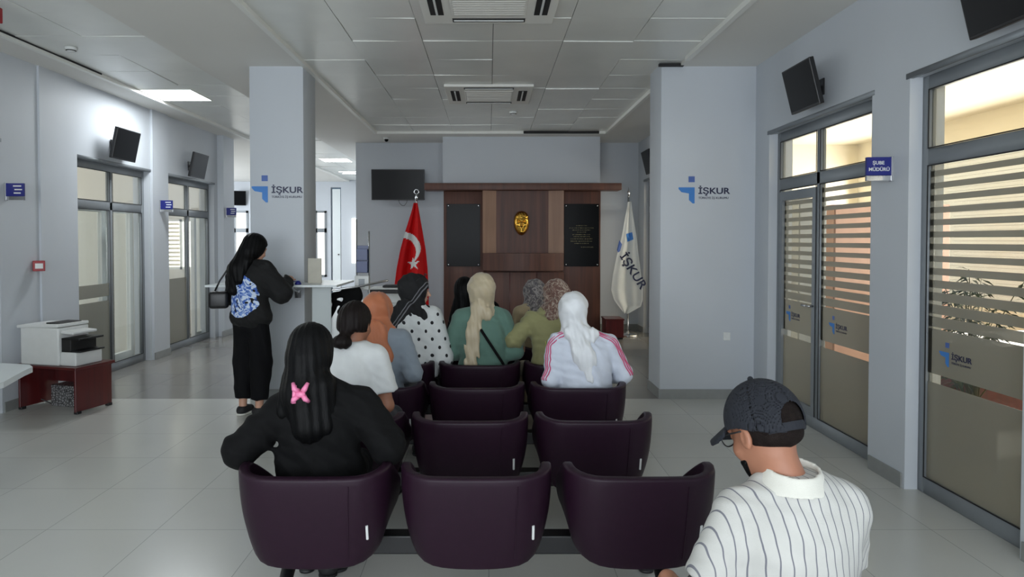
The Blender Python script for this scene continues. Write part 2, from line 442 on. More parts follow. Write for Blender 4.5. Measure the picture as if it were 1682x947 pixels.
# ------------------------------------------------------------------ glazed partitions
def framebar(bm, side, xc, ya, yb, h0, h1, d=0.05):
    box(bm, xc - d / 2, xc + d / 2, ya, yb, h0, h1, 0.004, 1)
def glazing(name, side, ya, yb, H, cols, transom, door_col=None, film=True, sill=0.10, handle=None, logos=(), logo_h=0.88):
    """side +1: right wall. frame set back in the wall; cols = y coordinates of mullions"""
    xin = XR if side > 0 else XL
    xc = xin + side * 0.105
    fb = BM()
    w = 0.06
    framebar(fb, side, xc, ya, ya + w, 0, H); framebar(fb, side, xc, yb - w, yb, 0, H)
    framebar(fb, side, xc, ya + w, yb - w, H - 0.085, H); framebar(fb, side, xc, ya + w, yb - w, 0, sill)
    framebar(fb, side, xc, ya + w, yb - w, transom - 0.05, transom + 0.05)
    for c in cols: framebar(fb, side, xc, c - 0.028, c + 0.028, sill, H - 0.085)
    # architrave lip
    xl = xin + side * 0.02
    box(fb, min(xin - side * 0.006, xl), max(xin - side * 0.006, xl), ya - 0.03, yb + 0.03, H - 0.006, H + 0.028)
    root = struct(name, fb, M_frame, auto=30)
    edges = [ya + w] + list(cols) + [yb - w]
    for i in range(len(edges) - 1):
        a = edges[i] + (0.028 if i > 0 else 0); c = edges[i + 1] - (0.028 if i < len(edges) - 2 else 0)
        for (h0, h1, low) in ((sill, transom - 0.05, True), (transom + 0.05, H - 0.085, False)):
            g = BM(); box(g, xc - 0.004, xc + 0.004, a, c, h0, h1); obj('glass_pane', g, M_glass, root)
            s = BM(); q = 0.007
            xs0, xs1 = xc - side * 0.027 - 0.002, xc - side * 0.027 + 0.002
            box(s, xs0, xs1, a, a + q, h0, h1); box(s, xs0, xs1, c - q, c, h0, h1); box(s, xs0, xs1, a, c, h0, h0 + q); box(s, xs0, xs1, a, c, h1 - q, h1)
            obj('seal', s, M_seal, root)
            if low and film:
                f = BM(); xf = xc - side * 0.0065
                isd = door_col == i
                e = 0.055 if isd else 0.0
                ff = 0.045
                def band(z0, z1): box(f, xf - 0.0008, xf + 0.0008, a + e, c - e, z0, z1)
                band(sill, 0.70); band(0.755, 1.03)
                z = 1.03; k = 0
                top = h1 - (0.10 if isd else 0.03)
                while z < top:
                    gap = 0.012 + 0.026 * min(1, k / 5.0); k += 1
                    z += gap
                    if z > top: break
                    band(z, min(z + 0.074 - gap, top)); z += 0.074 - gap
                # the border strip down both sides
                box(f, xf - 0.0008, xf + 0.0008, a + e, a + e + 0.035, 0.755, top); box(f, xf - 0.0008, xf + 0.0008, c - e - 0.035, c - e, 0.755, top)
                obj('frosted_film', f, M_film, root)
            if low and door_col == i:
                d = BM(); x0, x1 = xc - 0.03, xc + 0.03
                box(d, x0, x1, a + .004, a + 0.06, h0, h1 - .02); box(d, x0, x1, c - 0.06, c - .004, h0, h1 - .02)
                box(d, x0, x1, a + 0.06, c - 0.06, h0, h0 + 0.07); box(d, x0, x1, a + 0.06, c - 0.06, h1 - 0.1, h1 - 0.02)
                dd = obj('door_leaf', d, M_frame, root)
                hb = BM(); yh = a + 0.03; xx = xin + side * 0.03
                tube(hb, [(xc - side * 0.03, yh, 1.02), (xx, yh, 1.02), (xx, yh + 0.11, 1.02)], 0.009, 8)
                obj('door_handle', hb, M_chrome, dd, smooth=True)
    return root
glazing('door_1', 1, 4.60, 6.28, 2.56, [5.50], 2.08, door_col=1)
glazing('window_1', 1, 3.27, 4.19, 2.58, [], 2.08)
glazing('door_2', 1, 9.7, 11.33, 2.56, [10.5], 2.08, door_col=0, film=False)
glazing('window_2', -1, 4.5, 6.04, 2.46, [5.25], 1.97)
def low_film(root, side, a, c, h0, h1, h2=None):
    xc = (XR if side > 0 else XL) + side * 0.105; xf = xc - side * 0.0065
    f = BM(); box(f, xf - 0.0008, xf + 0.0008, a, c, h0, h1)
    if h2: box(f, xf - 0.0008, xf + 0.0008, a, c, h1 + 0.05, h2)
    obj('frosted_film', f, M_film, root)
wl = glazing('window_3', -1, 7.18, 8.73, 2.46, [7.97], 1.97, film=False)
low_film(wl, -1, 7.25, 7.94, 0.1, 0.86, 1.06)
wl = glazing('window_4', -1, 9.19, 10.76, 2.46, [10.0], 1.97, film=False)
low_film(wl, -1, 9.26, 9.97, 0.1, 1.02)
for o in list(bpy.data.objects):
    pass

# logo on the films (flat adhesive prints)
LOGO = [(0, 1.0), (1.0, 1.0), (1.0, 0.0), (0.88, 0.0), (0.65, 0.22), (0.65, 0.62), (0.18, 0.70), (0.0, 0.90)]
LOGO_DOT = [(0.62, 1.32), (1.0, 1.32), (1.0, 1.68), (0.62, 1.68)]
def logo(root, M, s, ext=0.003, pale=False):
    mm = M @ Matrix.Scale(s, 4)
    bm = BM(); poly(bm, LOGO, mm, ext / s); obj('emblem', bm, M_logo, root)
    bm = BM(); poly(bm, LOGO_DOT, mm, ext / s); obj('emblem_dot', bm, M_logo2, root)
    lettering('lettering', 'İŞKUR', 0.53 * s, M_navy, root, M @ Matrix.Translation((1.22 * s, -ext * 0.5, 0.60 * s)), ext * 0.5, 1.22, bold=0.012 * s)
    lettering('small_lettering', 'TÜRKİYE İŞ KURUMU', 0.19 * s, M_navy, root, M @ Matrix.Translation((1.24 * s, -ext * 0.5, 0.28 * s)), ext * 0.5, 1.0)
def rotz(a): return Matrix.Rotation(math.radians(a), 4, 'Z')
def wall_logo(name, loc, rz, s, label, cat='logo'):
    r = empty(name, loc, math.radians(rz), label, cat)
    logo(r, Matrix.Identity(4), s)
    return r
wall_logo('wall_logo', (-2.332, 6.599, 1.94), 0, 0.158, 'blue emblem with İŞKUR lettering on the left column, above the standing woman')
wall_logo('wall_logo', (1.865, 6.599, 1.93), 0, 0.158, 'blue emblem with İŞKUR lettering on the right column beside the white flag')
for (ya, h, who) in ((4.02, .82, 'near'), (5.33, .83, 'mid'), (6.10, .84, 'far')):
    lab = {'near': 'small blue İŞKUR sticker on the frosted glass pane nearest the viewer', 'mid': 'small blue İŞKUR sticker on the wide frosted pane with the orange cabinet behind it',
           'far': 'small blue İŞKUR sticker on the narrow glazed door leaf by the right column'}[who]
    r = empty('glass_sticker', (XR + 0.094, ya, h), math.radians(-90), lab, 'sticker', 'stickers on the right-hand glass')
    logo(r, Matrix.Identity(4), 0.085, 0.001)
# ------------------------------------------------------------------ tub chairs on beams
def chair_shell():
    bm = BM(); nu, nv = 40, 12; W = 0.268; yb = -0.27; yf = 0.14; R = 0.10
    path = []                               # plan outline from the left arm tip round the back to the right arm tip
    L1 = yf - (yb + R); A = R * math.pi / 2; L2 = 2 * (W - R)
    T = 2 * L1 + 2 * A + L2
    for i in range(nu + 1):
        s = T * i / nu
        if s < L1: p = (-W, yf - s)
        elif s < L1 + A:
            t = (s - L1) / R; p = (-W + R - R * math.cos(t), yb + R - R * math.sin(t))
        elif s < L1 + A + L2: p = (-W + R + (s - L1 - A), yb)
        elif s < L1 + 2 * A + L2:
            t = (s - L1 - A - L2) / R; p = (W - R + R * math.sin(t), yb + R - R * math.cos(t))
        else: p = (W, yb + R + (s - L1 - 2 * A - L2))
        path.append(p)
    rows = []
    for j in range(nv + 1):
        v = j / nv; row = []
        sx = 1 - 0.17 * (1 - v) ** 2.8; 
        for (x, y) in path:
            f = max(0, (y - yb) / (yf - yb))                       # 0 at the back, 1 at the arm tips
            bow = 0.016 * (1 - (x / W) ** 2) * (1 - f)
            top = 0.64 + 0.012 * min(1, f * 4) - 0.17 * min(1, max(0, f - 0.28) / 0.72) ** 1.1
            bot = 0.270 - 0.012 * (1 - (x / W) ** 2) + 0.035 * (abs(x) / W) ** 6 + 0.03 * f
            tap = 0.05 * (1 - v) ** 1.5 * (1 - f)
            row.append(bm.verts.new((x * sx, (y - bow) + tap - 0.012 * v * (1 - f), bot + (top - bot) * v)))
        rows.append(row)
    for j in range(nv):
        for i in range(nu): bm.faces.new((rows[j][i], rows[j][i + 1], rows[j + 1][i + 1], rows[j + 1][i]))
    return bm

def bake(o):
    dg = bpy.context.evaluated_depsgraph_get()
    me = bpy.data.meshes.new_from_object(o.evaluated_get(dg)); o.modifiers.clear(); o.data = me
    me.polygons.foreach_set('use_smooth', [True] * len(me.polygons)); me.update()

def make_chair():
    t = empty('tub_chair', (0, 0, 0), 0, 'x', 'chair', 'purple tub chairs')
    sh = obj('shell', chair_shell(), M_purple, t, smooth=True)
    md = sh.modifiers.new('s', 'SOLIDIFY'); md.thickness = 0.042; md.offset = 1.0
    md = sh.modifiers.new('b', 'BEVEL'); md.width = 0.014; md.segments = 3; md.limit_method = 'ANGLE'; md.angle_limit = math.radians(50)
    bake(sh)
    b = BM(); box(b, -0.205, 0.205, -0.19, 0.24, 0.33, 0.43, 0.035, 4); obj('seat', b, M_purple, t, smooth=True)
    b = BM(); box(b, -0.14, 0.14, -0.10, 0.16, 0.272, 0.335, 0.01, 2); obj('under_frame', b, M_steelb, t)
    # stitched seam and small woven tag on the outside of the back
    b = BM(); tube(b, [(0.145, -0.293, 0.63), (0.145, -0.290, 0.5), (0.145, -0.280, 0.40), (0.14, -0.262, 0.32)], 0.0022, 6); seam = obj('seam', b, M_purple, t)
    from mathutils.bvhtree import BVHTree
    bv = BVHTree.FromPolygons([v.co for v in sh.data.vertices], [tuple(p.vertices) for p in sh.data.polygons])
    def skin_pt(x, z):
        h = bv.ray_cast(Vector((x, -1, z)), Vector((0, 1, 0))); return h[0] + h[1] * 0.002 if h[0] else Vector((x, -0.3, z))
    b = BM(); tube(b, [skin_pt(0.228, 0.375 + 0.01 * k) for k in range(7)], 0.0055, 8); obj('white_tag', b, M_white, t)['label'] = 'small white tag'
    bpy.data.objects.remove(seam); b = BM(); tube(b, [skin_pt(0.165 - 0.01 * (1 - k / 14.0), 0.30 + 0.022 * k) for k in range(15)], 0.0022, 6); obj('seam', b, M_purple, t)
    return t
ROWY = [2.925, 3.74, 4.51, 5.28, 6.05]
RX = [(-0.715, -0.052, 0.617), (-0.76, -0.100, 0.56), (-0.73, -0.077, 0.580), (-0.725, -0.07, 0.58), (-0.72, -0.07, 0.58)]
rown = ['nearest row', 'second row from the viewer', 'third row from the viewer', 'fourth row from the viewer', 'fifth and farthest row']
who = [['black-haired woman with pink clip sits in it', 'empty', 'empty, right of the empty middle one'],
       ['woman in white T-shirt sits in it', 'empty', 'empty, behind woman in white scarf'],
       ['woman in orange scarf sits in it', 'empty, behind woman in green', 'woman in white scarf sits in it'],
       ['woman in polka dots sits in it', 'woman in green sweater sits in it', 'woman in olive jacket sits in it'],
       ['empty, in front of woman in polka dots', 'dark-haired woman sits in it', 'woman in grey patterned scarf sits in it']]
col = ['left', 'middle', 'right']
chair0 = make_chair()
first = True
for r in range(5):
    for c in range(3):
        lab = 'purple tub chair, %s of the %s, %s' % (col[c], rown[r], who[r][c])
        o = chair0 if first else dup(chair0)
        first = False
        o.location = (RX[r][c], ROWY[r], 0); o['label'] = ' '.join(lab.split()[:16])
o = dup(chair0, (0.70, 1.74, 0), 0.25, 'purple tub chair under the seated man in the dark cap')

def make_beam():
    t = empty('beam_frame', (0, 0, 0), 0, 'x', 'seat frame', 'black frames carrying the rows of chairs')
    b = BM(); box(b, -0.98, 0.86, -0.045, 0.035, 0.19, 0.272, 0.006, 2); obj('beam', b, M_steelb, t)
    for x in (-0.87, 0.745):
        b = BM(); 
        tube(b, [(x, 0.0, 0.2), (x, -0.14, 0.10), (x, -0.33, 0.015)], [0.032, 0.028, 0.024], 12); obj('leg', b, M_steelb, t, smooth=True)
        b = BM(); tube(b, [(x + 0.004, 0.0, 0.2), (x + 0.004, 0.10, 0.13), (x + 0.004, 0.19, 0.075), (x + 0.004, 0.20, 0.012)], [0.030, 0.024, 0.018, 0.014], 12)
        l = obj('leg', b, M_steelb, t, smooth=True)
        b = BM(); lathe(b, [(0.036, 0.0), (0.037, 0.010), (0.020, 0.018), (0.014, 0.03)], (x + 0.004, 0.20, 0.0), 20); obj('foot_disc', b, M_steelb, l, smooth=True)
        b = BM(); lathe(b, [(0.032, 0.0), (0.033, 0.010), (0.022, 0.018)], (x, -0.33, 0.0), 20); obj('foot_disc', b, M_steelb, t, smooth=True)
    return t
bmf = make_beam()
for r in range(5):
    o = bmf if r == 0 else dup(bmf)
    o.location = (sum(RX[r]) / 3.0 + 0.05, ROWY[r] + 0.03, 0)
    o['label'] = 'black steel beam and legs under the %s of purple chairs' % rown[r]

# ------------------------------------------------------------------ wood panel, cornice, plaques and mask at the back
YP = 10.95
def px(x): return (x - 803) / 100.0
def ph(y): return 1.57 + (394 - y) / 100.0
r = empty('wood_wall_panel', (0.53, 11.0, 0), 0, 'tall walnut-veneer wall panel with projecting cornice behind the seats', 'wall panel')
def P(name, m, *a, **k):
    b = BM(); box(b, *a, **k); o = obj(name, b, m, r, auto=30); o.matrix_parent_inverse = r.matrix_basis.inverted(); return o
YQ = 10.98
P('back_panel', M_wood, -0.74, 1.83, YQ, 11.055, 0, 2.42)
P('cornice', M_wood, -1.03, 2.12, YQ - 0.28, 11.055, ph(314), ph(303), 0.008)
P('side_panel', M_wood, -0.73, -0.09, YQ - 0.02, YQ, 0, 2.36, 0.003)
P('side_panel', M_wood, 1.21, 1.82, YQ - 0.02, YQ, 0, 2.36, 0.003)
P('plinth', M_wood, -0.10, 1.22, YQ - 0.12, YQ, 0, ph(446), 0.004)
for x in (0.34, 0.78): P('joint_strip', M_mahog, x - 0.004, x + 0.004, YQ - 0.123, YQ - 0.118, 0.02, ph(447))
# curved lower band and angled pale cheeks
def slabp(name, m, pts, z0, z1):
    bm = BM(); a = [bm.verts.new((p[0], p[1], z0)) for p in pts]; c = [bm.verts.new((p[0], p[1], z1)) for p in pts]
    bm.faces.new(a); bm.faces.new(list(reversed(c)))
    for i in range(len(a)): bm.faces.new((a[i], a[(i + 1) % len(a)], c[(i + 1) % len(a)], c[i]))
    o = obj(name, bm, m, r); o.matrix_parent_inverse = r.matrix_basis.inverted(); return o
XA, XB = px(793), px(924)
arc = [(XA + (XB - XA) * i / 16, YQ - 0.16 - 0.16 * math.sin(math.pi * i / 16)) for i in range(17)]
slabp('curved_band', M_wood, [(XA, YQ)] + arc + [(XB, YQ)], ph(443), ph(415))
slabp('centre_panel', M_wood, [(px(815), YQ), (px(815), YQ - 0.06), (px(900), YQ - 0.06), (px(900), YQ)], ph(415), ph(314) + 0.01)
slabp('pale_cheek', M_woodL, [(XA, YQ), (XA, YQ - 0.155), (px(815), YQ - 0.065), (px(815), YQ)], ph(415), ph(314) + 0.01)
slabp('pale_cheek', M_woodL, [(px(900), YQ), (px(900), YQ - 0.065), (XB, YQ - 0.155), (XB, YQ)], ph(415), ph(314) + 0.01)

def plaque(x0, x1, label, text):
    cx = px((x0 + x1) / 2); z0, z1 = ph(437), ph(335)
    t = empty('plaque', (cx, YQ - 0.02, z0), 0, label, 'plaque')
    b = BM(); w2 = (px(x1) - px(x0)) / 2; box(b, -w2, w2, -0.022, 0, 0, z1 - z0, 0.003, 2); obj('slab', b, M_granite, t)
    for sx in (-1, 1):
        for zz in (0.03, z1 - z0 - 0.03):
            b = BM(); lathe(b, [(0.009, 0), (0.009, 0.004), (0.004, 0.007)], n=12); o = obj('screw_cap', b, M_chrome, t)
            o.rotation_euler = (math.radians(90), 0, 0); o.location = (sx * (w2 - 0.03), -0.022, zz)
    if text:
        rn = random.Random(text); lines = [(0.66, .18), (0.622, .40), (0.588, .30), (0.553, .14), (0.514, .30), (0.482, .26), (0.444, .36), (0.406, .36), (0.37, .24), (0.31, .20)]
        for i, (zz, wd) in enumerate(lines):
            bm = BM()
            x = -wd / 2 + (0.09 if i == 9 else 0.0)
            end = x + wd
            while x < end:
                l = rn.uniform(0.012, 0.05); l = min(l, end - x)
                # strokes of a word: little uprights with a bar, illegible at this distance in the photograph
                q = x
                while q < x + l - 0.004:
                    hgt = rn.choice([0.009, 0.009, 0.013])
                    box(bm, q, q + 0.0022, -0.0245, -0.022, zz, zz + hgt); 
                    if rn.random() < 0.6: box(bm, q, q + 0.006, -0.0245, -0.022, zz + rn.choice([0, 0.0045, 0.008]), zz + 0.0105 - 0.0 if False else zz + 0.009)
                    q += 0.0075
                x += l + 0.009
            obj('engraved_line', bm, M_goldtxt, t)
    return t
plaque(734, 789, 'polished black granite plaque left of the gold mask, no readable text', 0)
plaque(926, 983, 'black granite plaque with gold engraved lines right of the gold mask', 7)

# ------------------------------------------------------------------ flags
def surface_flag(name, label, pole_x, pole_y, top_z, outline, m, ymid, nf, amp, prints=None, finial='ring', tex=None):
    """outline: list of (z, xl, xr) from top to bottom; cloth hangs in real folds"""
    t = empty(name, (pole_x, pole_y, 0), 0, label, 'flag', None)
    b = BM(); tube(b, [(0, 0, 0.03), (0, 0, top_z - 0.03)], 0.014, 12); obj('pole', b, M_chrome, t, smooth=True)
    b = BM(); lathe(b, [(0.16, 0), (0.16, 0.015), (0.12, 0.03), (0.03, 0.045), (0.02, 0.07)], n=28); obj('base', b, M_chrome, t, smooth=True)
    b = BM()
    if finial == 'ring':
        R_ = 0.035; tube(b, [(R_ * math.sin(a), 0, top_z + R_ - R_ * math.cos(a)) for a in [math.pi * 2 * i / 20 for i in range(21)]], 0.008, 8)
        lathe(b, [(0.018, -0.12), (0.022, -0.04), (0.012, 0.0)], (0, 0, top_z), 12)
    else:
        lathe(b, [(0.016, -0.1), (0.02, -0.03), (0.008, 0.0), (0.002, 0.05)], (0, 0, top_z), 12)
    obj('finial', b, M_chrome, t, smooth=True)
    zs = [o_[0] for o_ in outline]
    def edge(z):
        for i in range(len(outline) - 1):
            if outline[i + 1][0] <= z <= outline[i][0]:
                k = (outline[i][0] - z) / (outline[i][0] - outline[i + 1][0]); k = k
                return [outline[i][j] + (outline[i + 1][j] - outline[i][j]) * k for j in (1, 2)]
        return outline[-1][1:]
    def fold(u, v):
        a = amp * min(1.0, 0.25 + v * 1.6)
        return ymid - a * (math.sin(u * nf * math.pi + 0.6 + 0.8 * v) + 0.35 * math.sin(u * nf * 2.3 * math.pi + 2 + 2.1 * v)) 
    nv, nu = 110, 70
    bm = BM(); V = []
    for j in range(nv + 1):
        v = j / nv; z = zs[0] + (zs[-1] - zs[0]) * v
        xl, xr = edge(z)
        V.append([bm.verts.new((xl + (xr - xl) * (i / nu) - pole_x, fold(i / nu, v) - pole_y, z - 0.0 * v)) for i in range(nu + 1)])
    for j in range(nv):
        for i in range(nu):
            f = bm.faces.new((V[j][i], V[j + 1][i], V[j + 1][i + 1], V[j][i + 1]))
            c = f.calc_center_median()
            if tex is not None: f.material_index = tex(c.x + pole_x, c.z)
    for v_ in bm.verts: pass
    o = obj('cloth', bm, m, t, smooth=True)
    md = o.modifiers.new('t', 'SOLIDIFY'); md.thickness = 0.003; md.offset = 1; md.use_rim = True
    def ysurf(x, z):
        v = (zs[0] - z) / (zs[0] - zs[-1]); v = max(0, min(1, v)); xl, xr = edge(z); u = (x - xl) / max(1e-5, xr - xl); return fold(max(0, min(1, u)), v)
    return t, ysurf
# red flag: coordinates read at ~10.6 m
S1 = 1100 / 10.55
fx = lambda x: (x - 803) / S1
fz = lambda y: 1.57 + (394 - y) / S1
def star_in(x, y, cx, cy, R, rot):
    a = math.atan2(y - cy, x - cx) - rot; d = math.hypot(x - cx, y - cy)
    k = math.pi * 2 / 5; a = (a % k); a = min(a, k - a)
    # inner radius 0.382 R
    x1, y1 = R, 0; x2, y2 = R * .382 * math.cos(k / 2), R * .382 * math.sin(k / 2)
    pxx, pyy = d * math.cos(a), d * math.sin(a)
    return (x2 - x1) * (pyy - y1) - (y2 - y1) * (pxx - x1) > 0
def red_tex(x, z):
    X = x * S1 + 803; Y = 394 - (z - 1.57) * S1
    if math.hypot(X - 664, Y - 408) < 27 and math.hypot(X - 660.5, Y - 413.5) > 23: return 1
    if star_in(X, Y, 679.5, 433, 11, -math.pi / 2 - 0.1): return 1
    return 0
out = [(fz(333), fx(680), fx(686)), (fz(345), fx(677), fx(688)), (fz(380), fx(666), fx(694)), (fz(410), fx(658), fx(699)), (fz(440), fx(652), fx(702)), (fz(462), fx(649), fx(703)), (fz(500), fx(645), fx(704)), (fz(520), fx(655), fx(700))]
surface_flag('red_flag', 'red flag with white crescent and star on a pole under the wall television', fx(683.5), 10.62, fz(318), out, [M_flagred, M_flagwht], 10.55, 3.2, 0.045, finial='ring', tex=red_tex)
S2 = 1100 / 10.9
gx = lambda x: (x - 803) / S2
gz = lambda y: 1.57 + (394 - y) / S2
out = [(gz(331), gx(1031), gx(1036)), (gz(352), gx(1027), gx(1039)), (gz(390), gx(1020), gx(1045)), (gz(420), gx(1012), gx(1048)), (gz(450), gx(1006), gx(1052)), (gz(475), gx(1003), gx(1055)), (gz(492), gx(1008), gx(1055)), (gz(503), gx(1016), gx(1052)), (gz(515), gx(1026), gx(1031))]
ft, ys = surface_flag('white_flag', 'white flag with blue emblem and İŞKUR lettering on a pole beside the right column', gx(1033.5), 10.97, gz(312), out, [M_flagwht], 10.9, 2.2, 0.035, finial='spike')
def project(o):
    for v in o.data.vertices:
        x = v.co.x + ft.location.x
        v.co.y = ys(x, v.co.z) - 0.014 - ft.location.y
def dens(bm):
    bmesh.ops.triangulate(bm, faces=bm.faces); bmesh.ops.subdivide_edges(bm, edges=bm.edges, cuts=3, use_grid_fill=True); return bm
rel = lambda X, Y: (gx(X) - ft.location.x, gz(Y))
for pts, mm, nm in (([(1028, 384), (1038, 381), (1040, 393), (1031, 397)], M_logo, 'emblem_dot'), ([(1016.5, 394), (1021, 401), (1018, 412), (1014.5, 414.5), (1012.5, 410)], M_logo2, 'emblem')):
    bm = BM(); bm.faces.new([bm.verts.new((rel(*p)[0], 0, rel(*p)[1])) for p in pts]); o = obj(nm, dens(bm), mm, ft); project(o)
x0, z0 = rel(1017, 420)
o = lettering('lettering', 'İŞKUR', 0.19, M_navy, ft, Matrix.Translation((x0, 0, z0)) @ Matrix.Rotation(math.radians(58), 4, 'Y'), 0.0, 1.12, bold=0.003)
project(o)

# gold mask on the panel
def make_mask():
    H = lambda x, z: 0
    bm = BM(); n = 46
    V = []
    for j in range(n + 1):
        row = []
        for i in range(n + 1):
            u = i / n * 2 - 1; v = j / n * 2 - 1
            # egg outline
            wd = 0.125 * math.sqrt(max(0.0, 1 - abs(v) ** 2.6)) * (1 - 0.30 * max(0, -v) ** 1.5)
            x = u * wd; z = v * 0.20
            d = 0.11 * math.sqrt(max(0, 1 - u * u * 0.92)) * math.sqrt(max(0, 1 - v ** 4))
            g = lambda cx, cz, rx, rz, a: a * math.exp(-((x - cx) / rx) ** 2 - ((z - cz) / rz) ** 2)
            d += g(0, -0.01, 0.016, 0.05, 0.035) + g(0, -0.045, 0.024, 0.016, 0.02)
            for s in (-1, 1): d += g(s * 0.045, 0.028, 0.022, 0.016, -0.028) + g(s * 0.045, 0.055, 0.03, 0.010, 0.018) + g(s * 0.065, -0.03, 0.022, 0.025, 0.012)
            d += g(0, -0.085, 0.032, 0.007, 0.014) + g(0, -0.103, 0.028, 0.007, 0.012) - g(0, -0.094, 0.03, 0.004, 0.010) + g(0, -0.15, 0.03, 0.022, 0.015)
            if v > 0.52: d += 0.012 + 0.004 * math.sin(x * 160 + 3 * math.sin(z * 40))
            row.append(bm.verts.new((x, -d, z)))
        V.append(row)
    for j in range(n):
        for i in range(n):
            try: bm.faces.new((V[j][i], V[j][i + 1], V[j + 1][i + 1], V[j + 1][i]))
            except ValueError: pass
    bmesh.ops.remove_doubles(bm, verts=bm.verts, dist=1e-5)
    return bm
o = obj('gold_mask', make_mask(), M_gold, None, smooth=True); o.location = (px(856), YQ - 0.062, ph(366.5))
md = o.modifiers.new('t', 'SOLIDIFY'); md.thickness = 0.006
tag(o, 'gold relief mask of a face on the walnut panel between the plaques', 'mask')

# ------------------------------------------------------------------ televisions and monitors
def screen(name, label, loc, rz, w_, h_, tilt, cat='television', cable=False, arm=0.1, group=None):
    t = empty(name, loc, math.radians(rz), label, cat, group)
    R_ = Matrix.Rotation(math.radians(tilt), 4, 'X')       # tilts the screen downwards, facing -y
    b = BM(); box(b, -w_ / 2, w_ / 2, -0.02, 0.02, -h_ / 2, h_ / 2, 0.006, 2, M=R_); obj('casing', b, M_black, t)
    b = BM(); box(b, -w_ / 2 + 0.012, w_ / 2 - 0.012, -0.0215, -0.019, -h_ / 2 + 0.016, h_ / 2 - 0.012, M=R_); obj('display', b, M_screen, t)
    b = BM(); box(b, -w_ * 0.28, w_ * 0.28, 0.018, 0.04, -h_ * 0.3, h_ * 0.3, 0.006, 2, M=R_); obj('back_cover', b, M_black, t)
    b = BM(); tube(b, [(0, 0.03, 0), (0, arm - 0.01, -0.01)], 0.016, 10); box(b, -0.05, 0.05, arm - 0.012, arm, -0.07, 0.06, 0.003, 1); obj('wall_bracket', b, M_steelb, t)
    if cable:
        b = BM(); tube(b, [(0.00, 0.035, -h_ / 2 + .02), (0.02, 0.05, -h_ / 2 - 0.05), (0.06, 0.06, -h_ / 2 - 0.09), (0.10, 0.06, -h_ / 2 - 0.09), (0.14, 0.05, -h_ / 2 - 0.04), (0.155, 0.035, -h_ / 2 + .02)], 0.004, 8); obj('cable', b, M_steelb, t, smooth=True)
    return t
screen('television', 'wide black flat television on the back wall above the red flag', (px(650) * 1.01, 11.42, ph(303) + 0.03), 1.5, 0.90, 0.52, 3, cable=True, arm=0.325)
g = 'small tilted call monitors high on the side walls'
screen('wall_monitor', 'small black monitor above the right-hand glazed door by the right column', (2.465, 5.30, 2.775), -90, 0.47, 0.36, 14, 'monitor', arm=0.155, group=g)
screen('wall_monitor', 'black monitor cut by the top right picture corner, above the nearest pane', (2.465, 3.26, 2.78), -90, 0.47, 0.36, 14, 'monitor', arm=0.155, group=g)
screen('wall_monitor', 'black monitor on right wall half hidden behind right column', (2.465, 10.4, 2.78), -90, 0.47, 0.36, 14, 'monitor', arm=0.155, group=g)
screen('wall_monitor', 'black monitor above the left glazed opening, bright glow on wall around', (-4.25, 7.86, 2.68), 90, 0.50, 0.36, 12, 'monitor', arm=0.15, group=g)
screen('wall_monitor', 'dark grey monitor above the second left glazed opening', (-4.26, 9.86, 2.66), 90, 0.48, 0.36, 12, 'monitor', arm=0.14, group=g)
screen('wall_monitor', 'tiny black monitor on far hall wall between pilaster and left column', (-7.2, 19.38, 2.78), 20, 0.34, 0.42, 8, 'monitor', arm=0.12, group=g)

# ------------------------------------------------------------------ projecting room signs
def hang_sign(loc, side, label, text, s=1.0):
    t = empty('room_sign', loc, math.radians(-4 if side > 0 else 4), label, 'sign', 'blue room signs projecting from the walls')
    w_ = 0.165 * s; h_ = 0.118 * s
    x0, x1 = (-w_, 0) if side > 0 else (0, w_)
    b = BM(); box(b, x0, x1, -0.012, 0.012, 0.0, h_, 0.002, 1); obj('blue_plate', b, M_blue, t)
    b = BM(); box(b, x0, x1, -0.012, 0.012, -0.036 * s, -0.001, 0.002, 1); obj('silver_plate', b, M_chrome, t)
    b = BM(); xe = 0.0; box(b, (-0.012 if side > 0 else -0.004), (0.004 if side > 0 else 0.012), -0.016, 0.016, -0.04 * s, h_ + 0.004, 0.002, 1); obj('wall_mount', b, M_chrome, t)
    cx = (x0 + x1) / 2
    if text:
        lettering('lettering', text[0], 0.031 * s, M_white, t, Matrix.Translation((cx - 0.01, -0.0125, 0.070 * s)), 0.0008, 1.0, 'CENTER', bold=0.0006)
        lettering('lettering', text[1], 0.031 * s, M_white, t, Matrix.Translation((cx - 0.005, -0.0125, 0.028 * s)), 0.0008, 1.0, 'CENTER', bold=0.0006)
    else:
        b = BM()
        for k, (a, c) in enumerate(((0.45, 0.88), (0.52, 0.92), (0.48, 0.85))):
            z = h_ * (0.78 - 0.27 * k); box(b, x0 + w_ * a, x0 + w_ * c, -0.0135, -0.012, z - 0.006, z + 0.006)
        obj('white_lines', b, M_white, t)
    return t
hang_sign((XR - 0.001, 4.36, 1.99), 1, 'blue sign with white ŞUBE MÜDÜRÜ lettering on the right wall', ('ŞUBE', 'MÜDÜRÜ'))
hang_sign((XL + 0.001, 6.12, 1.97), -1, 'blue sign at the far left picture edge above the printer', None)
hang_sign((XL + 0.031, 8.93, 1.98), -1, 'blue sign between the two left glazed openings', None)
hang_sign((XL + 0.101, 10.99, 1.98), -1, 'blue sign beyond the second left opening, beside the left column', None)

